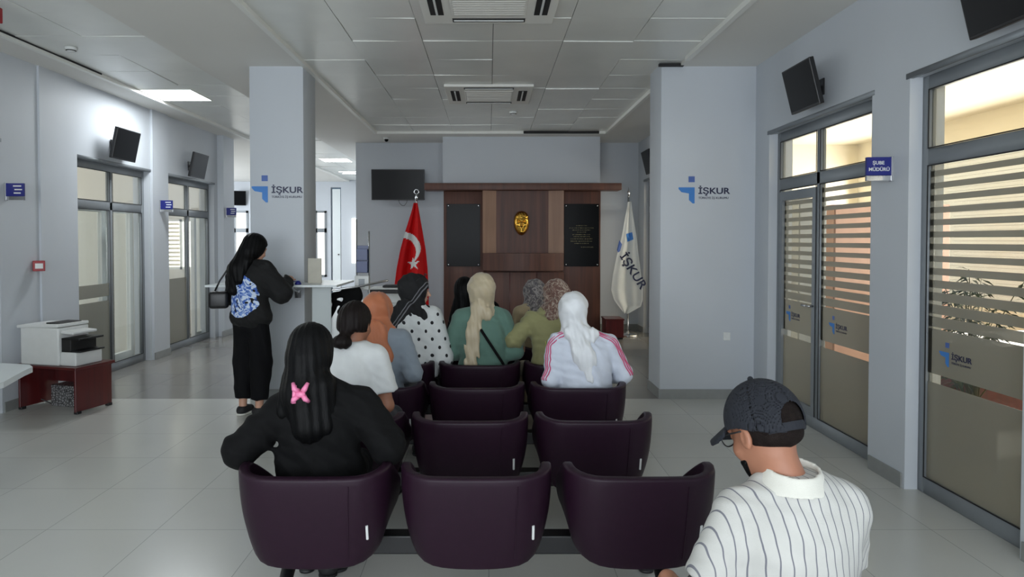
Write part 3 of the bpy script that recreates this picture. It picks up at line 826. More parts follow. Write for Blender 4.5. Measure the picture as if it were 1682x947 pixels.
# ------------------------------------------------------------------ small wall and ceiling fixtures
t = empty('fire_call_point', (XL + 0.001, 6.5, 1.33), math.radians(90), 'red fire alarm call point on left wall above the printer', 'alarm')
t.location = (XL, 6.47, 1.32); t.rotation_euler = (0, 0, math.radians(35))
b = BM(); box(b, 0.0, 0.10, -0.05, 0.03, -0.05, 0.05, 0.004, 2); obj('housing', b, M_redp, t)
b = BM(); box(b, 0.018, 0.082, -0.052, -0.049, -0.025, 0.025); obj('white_window', b, M_white, t)
o = obj('alarm_sounder', boxm(-3.66, -3.50, 4.45, 4.53, 3.06, 3.20, 0.012, 3), M_redp); o.data.transform(Matrix.Translation((3.58, -4.49, -3.13)))
t = empty('alarm_box', (-3.62, 4.86, 3.19), 0, 'red box hanging at the top left corner under the ceiling', 'alarm')
bpy.data.objects.remove(o)
b = BM(); box(b, -0.13, 0.10, -0.03, 0.03, -0.055, 0.055, 0.006, 2); obj('housing', b, M_redp, t)
b = BM(); tube(b, [(0.0, 0, 0.05), (0.0, 0, 0.105)], 0.008, 8); obj('hanger', b, M_white, t)
def detector(loc, label, cat='smoke detector', dark=False):
    t = empty('smoke_detector', loc, 0, label, cat)
    b = BM(); lathe(b, [(0.05, 0), (0.052, -0.015), (0.04, -0.03), (0.02, -0.045), (0.005, -0.047)], n=24); obj('cover', b, M_white, t, smooth=True)
    b = BM(); lathe(b, [(0.042, -0.024), (0.043, -0.030), (0.036, -0.034)], n=24); obj('vent_ring', b, M_slot, t, smooth=True)
detector((-3.75, 6.05, HC + 0.028), 'round smoke detector on left tiled ceiling near the red box')
detector((0.33, 9.06, HC + 0.028), 'small white ceiling sensor beyond the farther air-conditioning cassette', 'sensor')
t = empty('dome_camera', (-1.70, 11.15, HC), 0, 'small black and white dome camera on ceiling left of the back wall', 'security camera')
b = BM(); lathe(b, [(0.05, 0), (0.05, -0.02), (0.035, -0.03)], n=20); obj('mount', b, M_white, t, smooth=True)
b = BM(); lathe(b, [(0.034, -0.03), (0.034, -0.045), (0.024, -0.065), (0.004, -0.072)], n=20); obj('dome', b, M_screen, t, smooth=True)
t = empty('wall_outlet', (2.35, 6.6, 0.62), 0, 'small white wall outlet low on the right column', 'outlet')
b = BM(); box(b, -0.035, 0.035, -0.01, 0, -0.04, 0.04, 0.004, 2); obj('plate', b, M_white, t)
b = BM(); box(b, -0.012, 0.012, -0.013, -0.01, -0.018, 0.018, 0.002, 1); obj('switch', b, M_white, t)

def cassette(y, label):
    t = empty('air_conditioner', (0.0, y, HC + 0.03), 0, label, 'air conditioner', 'ceiling cassette air conditioners')
    b = BM(); box(b, -0.5, 0.5, -0.48, 0.48, -0.03, 0.0, 0.006, 2); obj('panel', b, M_ceil, t)
    b = BM(); box(b, -0.28, 0.28, -0.28, 0.28, -0.036, -0.028, 0.004, 1)
    for k in range(12): box(b, -0.26, 0.26, -0.25 + k * 0.044, -0.245 + k * 0.044, -0.038, -0.035)
    obj('intake_grille', b, M_ceil, t)
    for (x0, x1, y0, y1) in ((-0.44, -0.34, -0.27, 0.27), (0.34, 0.44, -0.27, 0.27), (-0.28, 0.28, -0.43, -0.35), (-0.28, 0.28, 0.35, 0.43)):
        s = obj('air_slot', box(BM(), x0, x1, y0, y1, -0.034, -0.0285, 0.001, 1), M_slot, t)
        b = BM()
        if x1 - x0 < y1 - y0: box(b, (x0 + x1) / 2 - 0.008, (x0 + x1) / 2 + 0.008, y0 + .01, y1 - .01, -0.040, -0.032, 0.002, 1)
        else: box(b, x0 + .01, x1 - .01, (y0 + y1) / 2 - 0.008, (y0 + y1) / 2 + 0.008, -0.040, -0.032, 0.002, 1)
        obj('louvre', b, M_white, s)
cassette(4.83, 'ceiling air-conditioning cassette cut by the top picture edge')
cassette(7.95, 'ceiling air-conditioning cassette farther away above the seats')

def ceiling_light(x, y, label, power, group=None):
    t = empty('ceiling_light', (x, y, HC + 0.03), 0, label, 'ceiling light', group)
    b = BM(); w_ = 0.29; box(b, -w_, w_, -w_, w_, -0.006, 0.004, 0.001, 1); obj('diffuser', b, M_panel, t)
    b = BM()
    for a in ((-.3, -.29, -.3, .3), (.29, .3, -.3, .3), (-.29, .29, -.3, -.29), (-.29, .29, .29, .3)): box(b, *a, -0.010, 0.004)
    obj('frame', b, M_trim, t)
    a = area('lamp_light', (x, y, HC), (0, 0, 0), 0.55, 0.55, power, (0.92, 0.97, 1.0)); a.parent = t; a.location = (0, 0, -0.03)
ceiling_light(-3.72, 8.03, 'lit square ceiling panel light above the left glazed openings', 15)
ceiling_light(-3.0 - 0.3, 14.5, 'lit square ceiling panel in the far hall seen right of the left column', 22)
ceiling_light(-3.5, 17.2, 'lit square ceiling panel deepest in the far hall', 22)

# ------------------------------------------------------------------ left side: white table, mahogany stand with printer
t = empty('white_table', (-3.75, 4.6, 0), 0, 'white table top cut by the left picture edge in front of the printer', 'table')
b = BM(); pts = [(-4.3, 3.55), (-2.80, 3.55), (-2.81, 3.86), (-2.925, 4.2), (-2.955, 4.32), (-3.03, 4.40), (-3.24, 4.45), (-4.3, 4.45)]
a = [b.verts.new((p[0], p[1], 0.715)) for p in pts]; c = [b.verts.new((p[0], p[1], 0.75)) for p in pts]
b.faces.new(a); b.faces.new(list(reversed(c)))
for i in range(len(a)): b.faces.new((a[i], a[(i + 1) % len(a)], c[(i + 1) % len(a)], c[i]))
for v in b.verts: v.co -= Vector((-3.75, 4.6, 0))
obj('table_top', b, M_offw, t)
for (x, y) in ((-4.2, 3.65), (-4.2, 4.35), (-3.3, 4.3), (-3.0, 3.65)):
    b = BM(); tube(b, [(x + 3.75, y - 4.6, 0), (x + 3.75, y - 4.6, 0.715)], 0.018, 12); obj('leg', b, M_frame, t, smooth=True)

PX = Matrix.Translation((-4.03, 6.28, 0)) @ rotz(-24)
t = empty('printer_stand', (-3.98, 6.27, 0), math.radians(-16), 'low mahogany-red stand carrying the printer on the left', 'stand')
for nm, a in (('top', (-0.36, 0.36, -0.22, 0.22, 0.40, 0.425)), ('side_panel', (-0.335, -0.315, -0.2, 0.2, 0.02, 0.40)), ('side_panel', (0.315, 0.335, -0.2, 0.2, 0.02, 0.40)), ('back_panel', (-0.315, 0.315, 0.16, 0.18, 0.20, 0.40)), ('front_panel', (-0.315, -0.02, -0.19, -0.172, 0.30, 0.40))):
    if nm == 'front_panel': continue
    b = BM(); box(b, *a, 0.003, 1); obj(nm, b, M_mahog, t)
for x in (-0.325, 0.325):
    for y in (-0.17, 0.17):
        b = BM(); box(b, x - 0.02, x + 0.02, y - 0.025, y + 0.025, 0, 0.025, 0.003, 1); obj('foot', b, M_black, t)
t = empty('printer', (-3.99, 6.25, 0.4255), math.radians(-14), 'white office laser printer with black trays on the mahogany stand', 'printer')
b = BM(); box(b, -0.30, 0.13, -0.17, 0.17, 0, 0.345, 0.012, 2); obj('body', b, M_white, t)
b = BM(); box(b, -0.32, 0.145, -0.18, 0.17, 0.346, 0.375, 0.008, 2, M=Matrix.Rotation(math.radians(-2), 4, 'Y')); obj('scanner_lid', b, M_white, t)
b = BM(); box(b, -0.06, 0.10, -0.12, 0.12, 0.375, 0.386, 0.003, 1); obj('document_feeder', b, M_slot, t)
b = BM(); box(b, 0.131, 0.235, -0.14, 0.15, 0.13, 0.25, 0.004, 1); obj('output_bay', b, M_slot, t)
b = BM(); box(b, 0.131, 0.30, -0.15, 0.15, 0.0, 0.125, 0.01, 2); obj('paper_drawer', b, M_white, t)
b = BM(); box(b, 0.131, 0.34, -0.14, 0.14, 0.125, 0.14, 0.003, 1); obj('lower_tray', b, M_black, t)
b = BM(); box(b, 0.131, 0.33, -0.14, 0.14, 0.235, 0.252, 0.003, 1); obj('upper_tray', b, M_black, t)
b = BM(); box(b, 0.12, 0.26, -0.15, 0.12, 0.30, 0.325, 0.006, 1, M=Matrix.Rotation(math.radians(3), 4, 'Y')); obj('control_panel', b, M_white, t)
b = BM(); tube(b, [(-0.31, 0.0, 0.28), (-0.37, 0.03, 0.2), (-0.37, 0.04, 0.0), (-0.38, 0.04, -0.35), (-0.2, 0.06, -0.415)], 0.006, 8); obj('power_cable', b, M_black, t, smooth=True)
# silver patterned carton under the stand
def crate_mat():
    m = mat('silver_patterned_foil', srgb(150, 150, 152), 0.35, metal=0.4); nt = m.node_tree; bb = nt.nodes['Principled BSDF']
    tc = nt.nodes.new('ShaderNodeTexCoord'); v = nt.nodes.new('ShaderNodeTexVoronoi'); v.inputs['Scale'].default_value = 42; v.feature = 'DISTANCE_TO_EDGE'
    r2 = nt.nodes.new('ShaderNodeValToRGB'); r2.color_ramp.elements[0].position = 0.08; r2.color_ramp.elements[0].color = (.06, .06, .06, 1); r2.color_ramp.elements[1].position = 0.16; r2.color_ramp.elements[1].color = (.42, .42, .43, 1)
    nt.links.new(tc.outputs['Object'], v.inputs['Vector']); nt.links.new(v.outputs['Distance'], r2.inputs['Fac']); nt.links.new(r2.outputs['Color'], bb.inputs['Base Color']); return m
b = BM(); box(b, -0.15, 0.12, -0.08, 0.10, 0, 0.20, 0.006, 2); o = obj('patterned_box', b, crate_mat()); o.location = (-3.99, 6.36, 0.0); o.rotation_euler = (0, 0, math.radians(-16))
tag(o, 'silver-grey patterned box under the mahogany printer stand', 'box')

# ------------------------------------------------------------------ writing counter round the left column
M_counter = film_mat('frosted_counter_glass', srgb(225, 232, 232), 0.12, 0.25)
t = empty('writing_counter', (-2.0, 6.35, 0), 0, 'high frosted glass writing counter fixed round the left column', 'counter')
b = BM(); box(b, -0.62, 0.60, -0.19, 0.235, 1.135, 1.155, 0.003, 1); box(b, 0.20, 0.60, 0.235, 0.60, 1.135, 1.155, 0.003, 1); obj('glass_top', b, M_offw, t)
for x in (-0.28, 0.12):
    b = BM(); tube(b, [(x, 0.235, 1.05), (x, 0.05, 1.128)], 0.010, 8); box(b, x - 0.03, x + 0.03, 0.225, 0.238, 1.0, 1.08, 0.002, 1); obj('bracket', b, M_chrome, t)
b = BM(); box(b, 0.32, 0.50, 0.0, 0.02, 0.55, 1.134, 0.002, 1); obj('support_panel', b, M_counter, t)
b = BM(); tube(b, [(0.52, -0.05, 1.10), (0.72, 0.15, 1.115), (1.02, 0.15, 1.18)], 0.010, 10); obj('chrome_rail', b, M_chrome, t, smooth=True)
b = BM(); box(b, -0.065, 0.065, -0.008, 0.008, 0, 0.24, 0.002, 1); o = obj('notice_board', b, mat('beige_board', srgb(190, 186, 172), 0.5)); o.location = (-1.67, 6.42, 1.156)
tag(o, 'upright beige board standing on the counter at the column corner', 'board')
t = empty('desk_pen', (-1.78, 6.24, 1.156), 0, 'blue chained pen lying in its blue holder on the glass counter', 'pen')
b = BM(); lathe(b, [(0.03, 0), (0.03, 0.012), (0.018, 0.03), (0.014, 0.035)], n=16); obj('holder', b, M_blue, t, smooth=True)
b = BM(); tube(b, [(-0.02, 0, 0.03), (-0.09, 0, 0.02), (-0.20, -0.01, 0.006), (-0.24, -0.012, 0.006)], [0.003, 0.006, 0.006, 0.002], 8); obj('barrel', b, M_blue, t, smooth=True)

# brochure stand with two blue pockets and a white box
t = empty('brochure_stand', (-1.28, 6.60 + 0.2, 0), 0, 'chrome brochure stand with two blue pockets and white tray beside the counter', 'brochure stand')
for x in (-0.063, 0.063):
    b = BM(); tube(b, [(x, 0, 0.0), (x, 0, 1.66 if x > 0 else 1.78)], 0.008, 10); obj('post', b, M_chrome, t, smooth=True)
for z, m_, nm in ((1.365, M_pocket, 'blue_pocket'), (1.24, M_pocket, 'blue_pocket')):
    b = BM(); box(b, -0.056, 0.056, -0.05, -0.045, z, z + 0.115, 0.001, 1); box(b, -0.056, 0.056, 0.0, 0.004, z, z + 0.15, 0.001, 1); box(b, -0.056, 0.056, -0.05, 0.0, z, z + 0.004)
    box(b, -0.056, -0.052, -0.05, 0.0, z, z + 0.115); box(b, 0.052, 0.056, -0.05, 0.0, z, z + 0.115); obj(nm, b, m_, t)
b = BM(); box(b, -0.07, 0.07, -0.07, 0.03, 1.07, 1.21, 0.004, 1); obj('white_box', b, M_white, t)
b = BM(); box(b, -0.03, 0.03, -0.073, -0.0705, 1.10, 1.18); obj('printed_panel', b, M_frame, t)
b = BM(); box(b, -0.16, 0.16, -0.14, 0.14, 0, 0.02, 0.004, 1); obj('base', b, M_chrome, t)

# ballot-style desk with black copier behind the left of the audience
t = empty('side_desk', (-1.45, 8.6, 0), 0, 'pale desk beneath the black and white copier, left of the seats', 'desk')
b = BM(); box(b, -0.30, 0.42, -0.3, 0.3, 0.75, 0.78, 0.003, 1); obj('desk_top', b, M_offw, t)
for x in (-0.27, 0.39):
    b = BM(); box(b, x - 0.012, x + 0.012, -0.28, 0.28, 0, 0.75, 0.002, 1); obj('side_panel', b, M_offw, t)
b = BM(); box(b, -0.26, 0.38, 0.22, 0.24, 0.2, 0.75); obj('back_panel', b, M_offw, t)
t = empty('copier', (-1.32, 8.6, 0.7805), 0, 'black and white desktop copier on the pale desk beside the orange-scarfed woman', 'printer')
b = BM(); box(b, -0.19, 0.21, -0.2, 0.2, 0, 0.12, 0.01, 2); obj('body', b, M_white, t)
b = BM(); box(b, -0.20, 0.22, -0.21, 0.2, 0.121, 0.165, 0.008, 2); obj('scanner_unit', b, M_black, t)
b = BM(); box(b, -0.19, 0.21, -0.2, 0.2, 0.166, 0.185, 0.005, 2); obj('lid', b, M_white, t)
b = BM(); box(b, -0.03, 0.24, -0.12, 0.12, 0.186, 0.215, 0.01, 2); obj('document_feeder', b, M_black, t)

# mahogany low cabinet right of the panel
t = empty('mahogany_cabinet', (1.98, 10.75, 0), 0, 'low dark red mahogany cabinet at the right foot of the wood panel', 'cabinet')
b = BM(); box(b, -0.13, 0.15, -0.2, 0.2, 0.03, 0.30, 0.004, 1); obj('body', b, M_mahog, t)
b = BM(); box(b, -0.14, 0.16, -0.21, 0.21, 0.301, 0.325, 0.003, 1); obj('top', b, M_mahog, t)
b = BM(); box(b, -0.12, 0.14, -0.19, 0.19, 0, 0.03); obj('plinth', b, M_black, t)

# ------------------------------------------------------------------ inside the offices
t = empty('office_cabinet', (4.72, 8.3, 0), 0, 'tall orange-brown double-door cabinet behind the right glazed door', 'cabinet')
b = BM(); box(b, -0.55, 0.85, -0.2, 0.22, 0, 2.0, 0.004, 1); obj('carcass', b, M_orange, t)
for x0, x1 in ((-0.54, 0.145), (0.155, 0.84)):
    b = BM(); box(b, x0, x1, -0.222, -0.202, 0.05, 1.97, 0.003, 1); d = obj('door', b, M_orange, t)
    b = BM(); xx = 0.11 if x0 < 0 else 0.19; box(b, xx - 0.006, xx + 0.006, -0.25, -0.222, 0.9, 1.05, 0.002, 1); obj('handle', b, M_chrome, d)
t = empty('grey_locker', (3.72, 7.9, 0), 0, 'narrow grey cabinet behind the narrow glazed door leaf on the right', 'cabinet')
b = BM(); box(b, -0.16, 0.16, -0.2, 0.2, 0, 2.05, 0.004, 1); obj('body', b, M_frame, t)
b = BM(); box(b, -0.15, 0.15, -0.215, -0.202, 0.05, 2.02, 0.003, 1); obj('door', b, M_frame, t)
t = empty('office_desk', (4.5, 5.55, 0), math.radians(8), 'brown office desk behind the nearest frosted pane', 'desk')
b = BM(); box(b, -0.9, 0.9, -0.4, 0.4, 0.73, 0.76, 0.003, 1); obj('desk_top', b, M_mahog, t)
for x in (-0.87, 0.87):
    b = BM(); box(b, x - 0.015, x + 0.015, -0.38, 0.38, 0, 0.73); obj('side_panel', b, M_mahog, t)
b = BM(); box(b, -0.85, 0.85, -0.36, -0.34, 0.1, 0.73); obj('front_panel', b, M_mahog, t)

def plant(x, y, seed, label, h=1.5, n=26):
    rn = random.Random(seed)
    t = empty('potted_plant', (x, y, 0), 0, label, 'plant', 'leafy office plants')
    b = BM(); lathe(b, [(0.13, 0), (0.16, 0.3), (0.175, 0.32), (0.165, 0.33), (0.15, 0.31)], n=24); obj('pot', b, M_mahog, t, smooth=True)
    b = BM(); lathe(b, [(0.15, 0.295), (0.148, 0.305), (0.02, 0.31)], n=20); obj('soil', b, M_soil, t)
    sb = BM(); lb = BM()
    for k in range(n):
        az = rn.uniform(0, 6.283); hh = rn.uniform(0.5, 1.0) * h; out_ = rn.uniform(0.15, 0.48)
        pts = [Vector((0.03 * math.cos(az), 0.03 * math.sin(az), 0.30))]
        for s in (0.3, 0.6, 0.85, 1.0):
            pts.append(Vector((out_ * s ** 1.7 * math.cos(az), out_ * s ** 1.7 * math.sin(az), 0.30 + (hh - 0.3) * (s - 0.10 * s ** 4))))
        tube(sb, pts, [0.006, 0.005, 0.004, 0.003, 0.002], 6)
        for s in [0.45 + 0.045 * q for q in range(13)]:
            i = min(3, int(s * 4)); p = pts[i].lerp(pts[i + 1], s * 4 - i) if s < 1 else pts[-1]
            for sg in (-1, 1):
                a2 = az + sg * rn.uniform(0.5, 1.5); L = rn.uniform(0.07, 0.14); wd = 0.013
                d = Vector((math.cos(a2), math.sin(a2), rn.uniform(-0.5, 0.4))).normalized(); sd = d.cross(Vector((0, 0, 1))).normalized()
                q0 = p; q1 = p + d * L * 0.5 + sd * wd + Vector((0, 0, .004)); q2 = p + d * L - Vector((0, 0, .02)); q3 = p + d * L * 0.5 - sd * wd + Vector((0, 0, .004))
                vs = [lb.verts.new(v) for v in (q0, q1, q2, q3)]; lb.faces.new(vs)
    obj('stem', sb, mat('plant_stem', srgb(70, 72, 44), 0.6), t, smooth=True); obj('foliage', lb, M_leaf, t)
plant(3.45, 4.75, 1, 'leafy dark green plant behind the left part of the nearest pane', 1.5)
plant(4.1, 4.2, 5, 'leafy dark green plant behind the right part of the nearest pane', 1.62)

# white glazed inner door and furnishing of the left office
t = empty('inner_door', (-4.85, 7.62, 0), 0, 'white framed glass door standing behind the first left opening', 'door')
def inner(name, y0, y1, root, lock=True, x=0.0):
    b = BM(); fw = 0.075
    box(b, x - .03, x + .03, y0, y0 + fw, 0.02, 2.0, .004, 1); box(b, x - .03, x + .03, y1 - fw, y1, 0.02, 2.0, .004, 1); box(b, x - .03, x + .03, y0 + fw, y1 - fw, 1.92, 2.0, .004, 1); box(b, x - .03, x + .03, y0 + fw, y1 - fw, 0.02, 0.11, .004, 1)
    o = obj(name, b, M_white, root)
    b = BM(); box(b, x - .005, x + .005, y0 + fw, y1 - fw, .11, 1.92); obj('glass_pane', b, M_glass, o)
    if lock:
        b = BM(); box(b, x + .03, x + .04, y0 + .02, y0 + .055, .95, 1.15, .003, 1); tube(b, [(x + .04, y0 + .04, 1.07), (x + .08, y0 + .04, 1.07), (x + .08, y0 + .15, 1.07)], 0.009, 8); obj('door_handle', b, M_chrome, o)
inner('door_leaf', -0.02, 0.80, t)
t = empty('inner_door', (-4.80, 8.42, 0), 0, 'open white framed glass leaf behind the right half of the first left opening', 'door')
inner('door_leaf', 0.0, 0.56, t, False)
t = empty('inner_door', (-4.67, 10.55, 0), 0, 'pale cream glazed leaf behind the second left opening', 'door')
inner('door_leaf', 0.0, 0.60, t, False)
t = empty('office_chair', (-5.15, 7.45, 0), math.radians(40), 'grey-blue office chair behind the first left pane', 'chair')
M_cf = mat('slate_blue_fabric', srgb(86, 108, 138), 0.8, bump=0.1, bscale=300)
b = BM(); box(b, -.22, .22, -.22, .22, .43, .50, .03, 3); obj('seat', b, M_cf, t, smooth=True)
b = BM(); box(b, -.21, .21, .19, .25, .62, 1.05, .025, 3); obj('backrest', b, M_cf, t, smooth=True)
b = BM(); tube(b, [(0, 0, .08), (0, 0, .43)], .025, 12); obj('gas_lift', b, M_black, t)
b = BM(); tube(b, [(0, .1, .45), (0, .27, .5), (0, .26, .7)], .015, 10); obj('back_bar', b, M_black, t)
for k in range(5):
    a = k * 1.2566; b = BM(); tube(b, [(0, 0, .09), (.27 * math.cos(a), .27 * math.sin(a), .06)], [.02, .014], 8); l = obj('leg', b, M_black, t)
    b = BM(); lathe(b, [(.02, 0), (.026, .02), (.02, .045)], (.27 * math.cos(a), .27 * math.sin(a), 0), 12); obj('caster', b, M_black, l)
t = empty('office_window', (-5.16, 11.27, 1.5), 0, 'bright two-pane window with blind seen through the second left opening', 'window')
b = BM()
for a in ((-.26, -.22, -.42, .42), (.22, .26, -.42, .42), (-.02, .02, -.42, .42)): box(b, a[0], a[1], -.05, -.01, a[2], a[3])
box(b, -.26, .26, -.05, -.01, .38, .42); box(b, -.26, .26, -.05, -.01, -.42, -.38); obj('frame', b, M_white, t)
b = BM(); box(b, -.24, .24, .0, .01, -.4, .4); obj('bright_pane', b, M_winlit, t)
b = BM()
for k in range(11): box(b, -.21, -.03, -.04, -.03, -.36 + k * .068, -.36 + k * .068 + .036)
obj('blind', b, M_cream, t)

# far hall doors and windows
def far_glazing(name, x0, x1, h0, h1, bar, y=19.5):
    b = BM(); fw = 0.06
    box(b, x0, x0 + fw, y - .02, y + .06, h0, h1); box(b, x1 - fw, x1, y - .02, y + .06, h0, h1); box(b, x0, x1, y - .02, y + .06, h1 - fw, h1); box(b, x0, x1, y - .02, y + .06, h0, h0 + fw)
    box(b, x0, x1, y - .02, y + .06, bar - .06, bar + .06)
    o = struct(name, b, M_frame); b = BM(); box(b, x0 + fw, x1 - fw, y + .03, y + .04, h0 + fw, h1 - fw); obj('bright_pane', b, M_winlit, o)
far_glazing('window_5', -7.42, -7.0, 0.5, 2.42, 1.85); far_glazing('window_6', -5.05, -4.72, 0.5, 2.42, 1.85)
b = BM(); box(b, -4.55, -4.32, 19.5, 19.54, 0.02, 3.05); d = struct('door_3', b, M_offw)
b = BM(); lathe(b, [(.02, 0), (.02, .05)], n=10); o = obj('door_handle', b, M_black, d); o.rotation_euler = (math.radians(90), 0, 0); o.location = (-4.37, 19.5, 1.15)
b = BM(); box(b, -3.98, -3.78, 19.46, 19.52, 0.9, 2.2); w7 = struct('window_7', b, M_winlit)
t = empty('wall_shelf', (-3.9, 9.55 + 1.6, 0), 0, 'x', 'shelf'); bpy.data.objects.remove(t)
# ------------------------------------------------------------------ figures: distance-field modelling, polygonised sparsely
def nets(V, o, h):
    S = V < 0
    nx, ny, nz = V.shape
    cs = np.zeros((nx - 1, ny - 1, nz - 1), np.int8)
    for a in (0, 1):
        for b_ in (0, 1):
            for c in (0, 1): cs += S[a:nx - 1 + a, b_:ny - 1 + b_, c:nz - 1 + c]
    act = (cs > 0) & (cs < 8)
    I = np.argwhere(act); idx = -np.ones(act.shape, np.int64); idx[act] = np.arange(len(I))
    acc = np.zeros((len(I), 3)); cnt = np.zeros(len(I))
    cor = [(a, b_, c) for a in (0, 1) for b_ in (0, 1) for c in (0, 1)]
    vals = {k: V[I[:, 0] + k[0], I[:, 1] + k[1], I[:, 2] + k[2]] for k in cor}
    for k in cor:
        for ax in range(3):
            if k[ax]: continue
            k2 = list(k); k2[ax] = 1; k2 = tuple(k2); va, vb = vals[k], vals[k2]
            m = (va < 0) != (vb < 0); t = np.where(m, va / np.where(m, va - vb, 1), 0)
            p = np.tile(np.array(k, float), (len(I), 1)); p[:, ax] += t
            acc += p * m[:, None]; cnt += m
    P = (I + acc / cnt[:, None]) * h + o
    quads = []
    for ax in range(3):
        u, v = (ax + 1) % 3, (ax + 2) % 3
        A = [slice(None)] * 3; B = [slice(None)] * 3; A[ax] = slice(0, -1); B[ax] = slice(1, None)
        m = S[tuple(A)] != S[tuple(B)]
        E = np.argwhere(m)
        E = E[(E[:, u] >= 1) & (E[:, v] >= 1) & (E[:, u] < V.shape[u] - 1) & (E[:, v] < V.shape[v] - 1)]
        s = S[tuple(E.T)]
        def cell(du, dv):
            C = E.copy(); C[:, u] -= du; C[:, v] -= dv; return idx[tuple(C.T)]
        q = np.stack([cell(1, 1), cell(0, 1), cell(0, 0), cell(1, 0)], 1)
        q[~s] = q[~s][:, ::-1]; quads.append(q)
    Q = np.concatenate(quads); Q = Q[(Q >= 0).all(1)]
    return P, Q

def sdf_obj(name, fn, lo, hi, h, m, parent, relax=1):
    B = 4
    lo = np.array(lo, float); n = np.ceil((np.array(hi) - lo) / (h * B)).astype(int)
    ctr = np.stack(np.meshgrid(*[np.arange(k) for k in n], indexing='ij'), -1).reshape(-1, 3)
    C = lo + (ctr + 0.5) * B * h - 0.5 * h
    d = fn(C)
    V = np.where(d < 0, -1.0, 1.0).reshape(tuple(n)).repeat(B, 0).repeat(B, 1).repeat(B, 2)
    near = np.abs(d) < B * h * 0.87 * 1.5 + 0.012
    a = ctr[near]
    off = np.stack(np.meshgrid(*[np.arange(B)] * 3, indexing='ij'), -1).reshape(-1, 3)
    G = (a[:, None, :] * B + off[None]).reshape(-1, 3)
    V[tuple(G.T)] = fn(lo + G * h)
    P, Q = nets(V, lo, h)
    me = bpy.data.meshes.new(name); me.vertices.add(len(P)); me.vertices.foreach_set('co', P.astype(np.float32).ravel())
    me.loops.add(len(Q) * 4); me.loops.foreach_set('vertex_index', Q.ravel().astype(np.int32))
    me.polygons.add(len(Q)); me.polygons.foreach_set('loop_start', (np.arange(len(Q)) * 4).astype(np.int32))
    me.update(calc_edges=True); me.validate()
    return link_mesh(name, me, m, parent, True)

def cap(P, a, b_, ra, rb=None):
    rb = ra if rb is None else rb; a = np.array(a, float); b_ = np.array(b_, float); d = b_ - a
    t = np.clip(((P - a) @ d) / (d @ d), 0, 1); return np.linalg.norm(P - a - t[:, None] * d, axis=1) - (ra + (rb - ra) * t)
def ell(P, c, r, R=None):
    q = P - np.array(c, float)
    if R is not None: q = q @ R            # rows of q into the local frame
    r = np.array(r, float); k0 = np.linalg.norm(q / r, axis=1); k1 = np.linalg.norm(q / (r * r), axis=1)
    return k0 * (k0 - 1) / np.maximum(k1, 1e-9)
def smin(a, b_, k):
    h = np.clip(0.5 + 0.5 * (b_ - a) / k, 0, 1); return b_ + (a - b_) * h - k * h * (1 - h)
def smax(a, b_, k): return -smin(-a, -b_, k)
def union(k, *ds):
    r = ds[0]
    for d in ds[1:]: r = smin(r, d, k)
    return r
def rotm(yaw, pitch=0, roll=0):
    return np.array(Euler((math.radians(pitch), math.radians(roll), math.radians(yaw)), 'XYZ').to_matrix())
V3 = lambda *a: np.array(a, float)
def unit(v): v = np.array(v, float); return v / np.linalg.norm(v)
def folds(P, f, amp, seed=0, ax=(1, .4, .3)):
    a = np.array(ax, float)
    w1 = np.sin(P[:, 2] * 7 + seed) * 0.6 + np.sin(P[:, 0] * 9 + seed * 2) * 0.5
    s1 = np.sin((P @ a) * f * 0.7 + w1 * 2.2 + seed); s2 = np.sin((P @ np.roll(a, 1)) * f * 0.55 + w1 * 1.7 + seed * 3.1)
    m = 0.5 + 0.5 * np.sin(P[:, 0] * 11 - P[:, 2] * 8 + seed * 1.3)
    return amp * (s1 * 0.5 + s2 * 0.4 + 1.3 * m * (0.35 - np.abs(np.sin((P @ a) * f * 0.45 + w1 * 1.6 + s2 * 0.5 + seed))))

def head_sdf(P, c, R, man=False):
    q = (P - c) @ R
    d = ell(q, (0, -0.012, 0.030), (0.076, 0.095, 0.092))
    d = smin(d, ell(q, (0, 0.028, -0.030), (0.060, 0.066, 0.080)), 0.03)
    d = smin(d, ell(q, (0, 0.055, -0.092), (0.026, 0.026, 0.022)), 0.03)         # chin
    d = smin(d, cap(q, (0, 0.090, 0.012), (0, 0.113, -0.026), 0.008, 0.013), 0.014) # nose
    for s in (-1, 1):
        d = smax(d, -ell(q, (s * 0.031, 0.096, 0.010), (0.017, 0.014, 0.011)), 0.012)
        d = smin(d, ell(q, (s * 0.031, 0.078, 0.010), (0.0125, 0.0125, 0.0125)), 0.003)
        d = smin(d, cap(q, (s * 0.015, 0.091, 0.030), (s * 0.046, 0.080, 0.028), 0.006), 0.012)
        ear = ell(q, (s * 0.079, -0.008, -0.004), (0.009, 0.019, 0.032)); ear = smax(ear, -ell(q, (s * 0.088, -0.004, 0.0), (0.006, 0.011, 0.020)), 0.004)
        d = smin(d, ear, 0.006)
        d = smin(d, ell(q, (s * 0.040, 0.058, -0.030), (0.022, 0.02, 0.02)), 0.02)
    d = smin(d, ell(q, (0, 0.090, -0.052), (0.022, 0.010, 0.006)), 0.006); d = smin(d, ell(q, (0, 0.087, -0.064), (0.019, 0.010, 0.006)), 0.006)
    return d

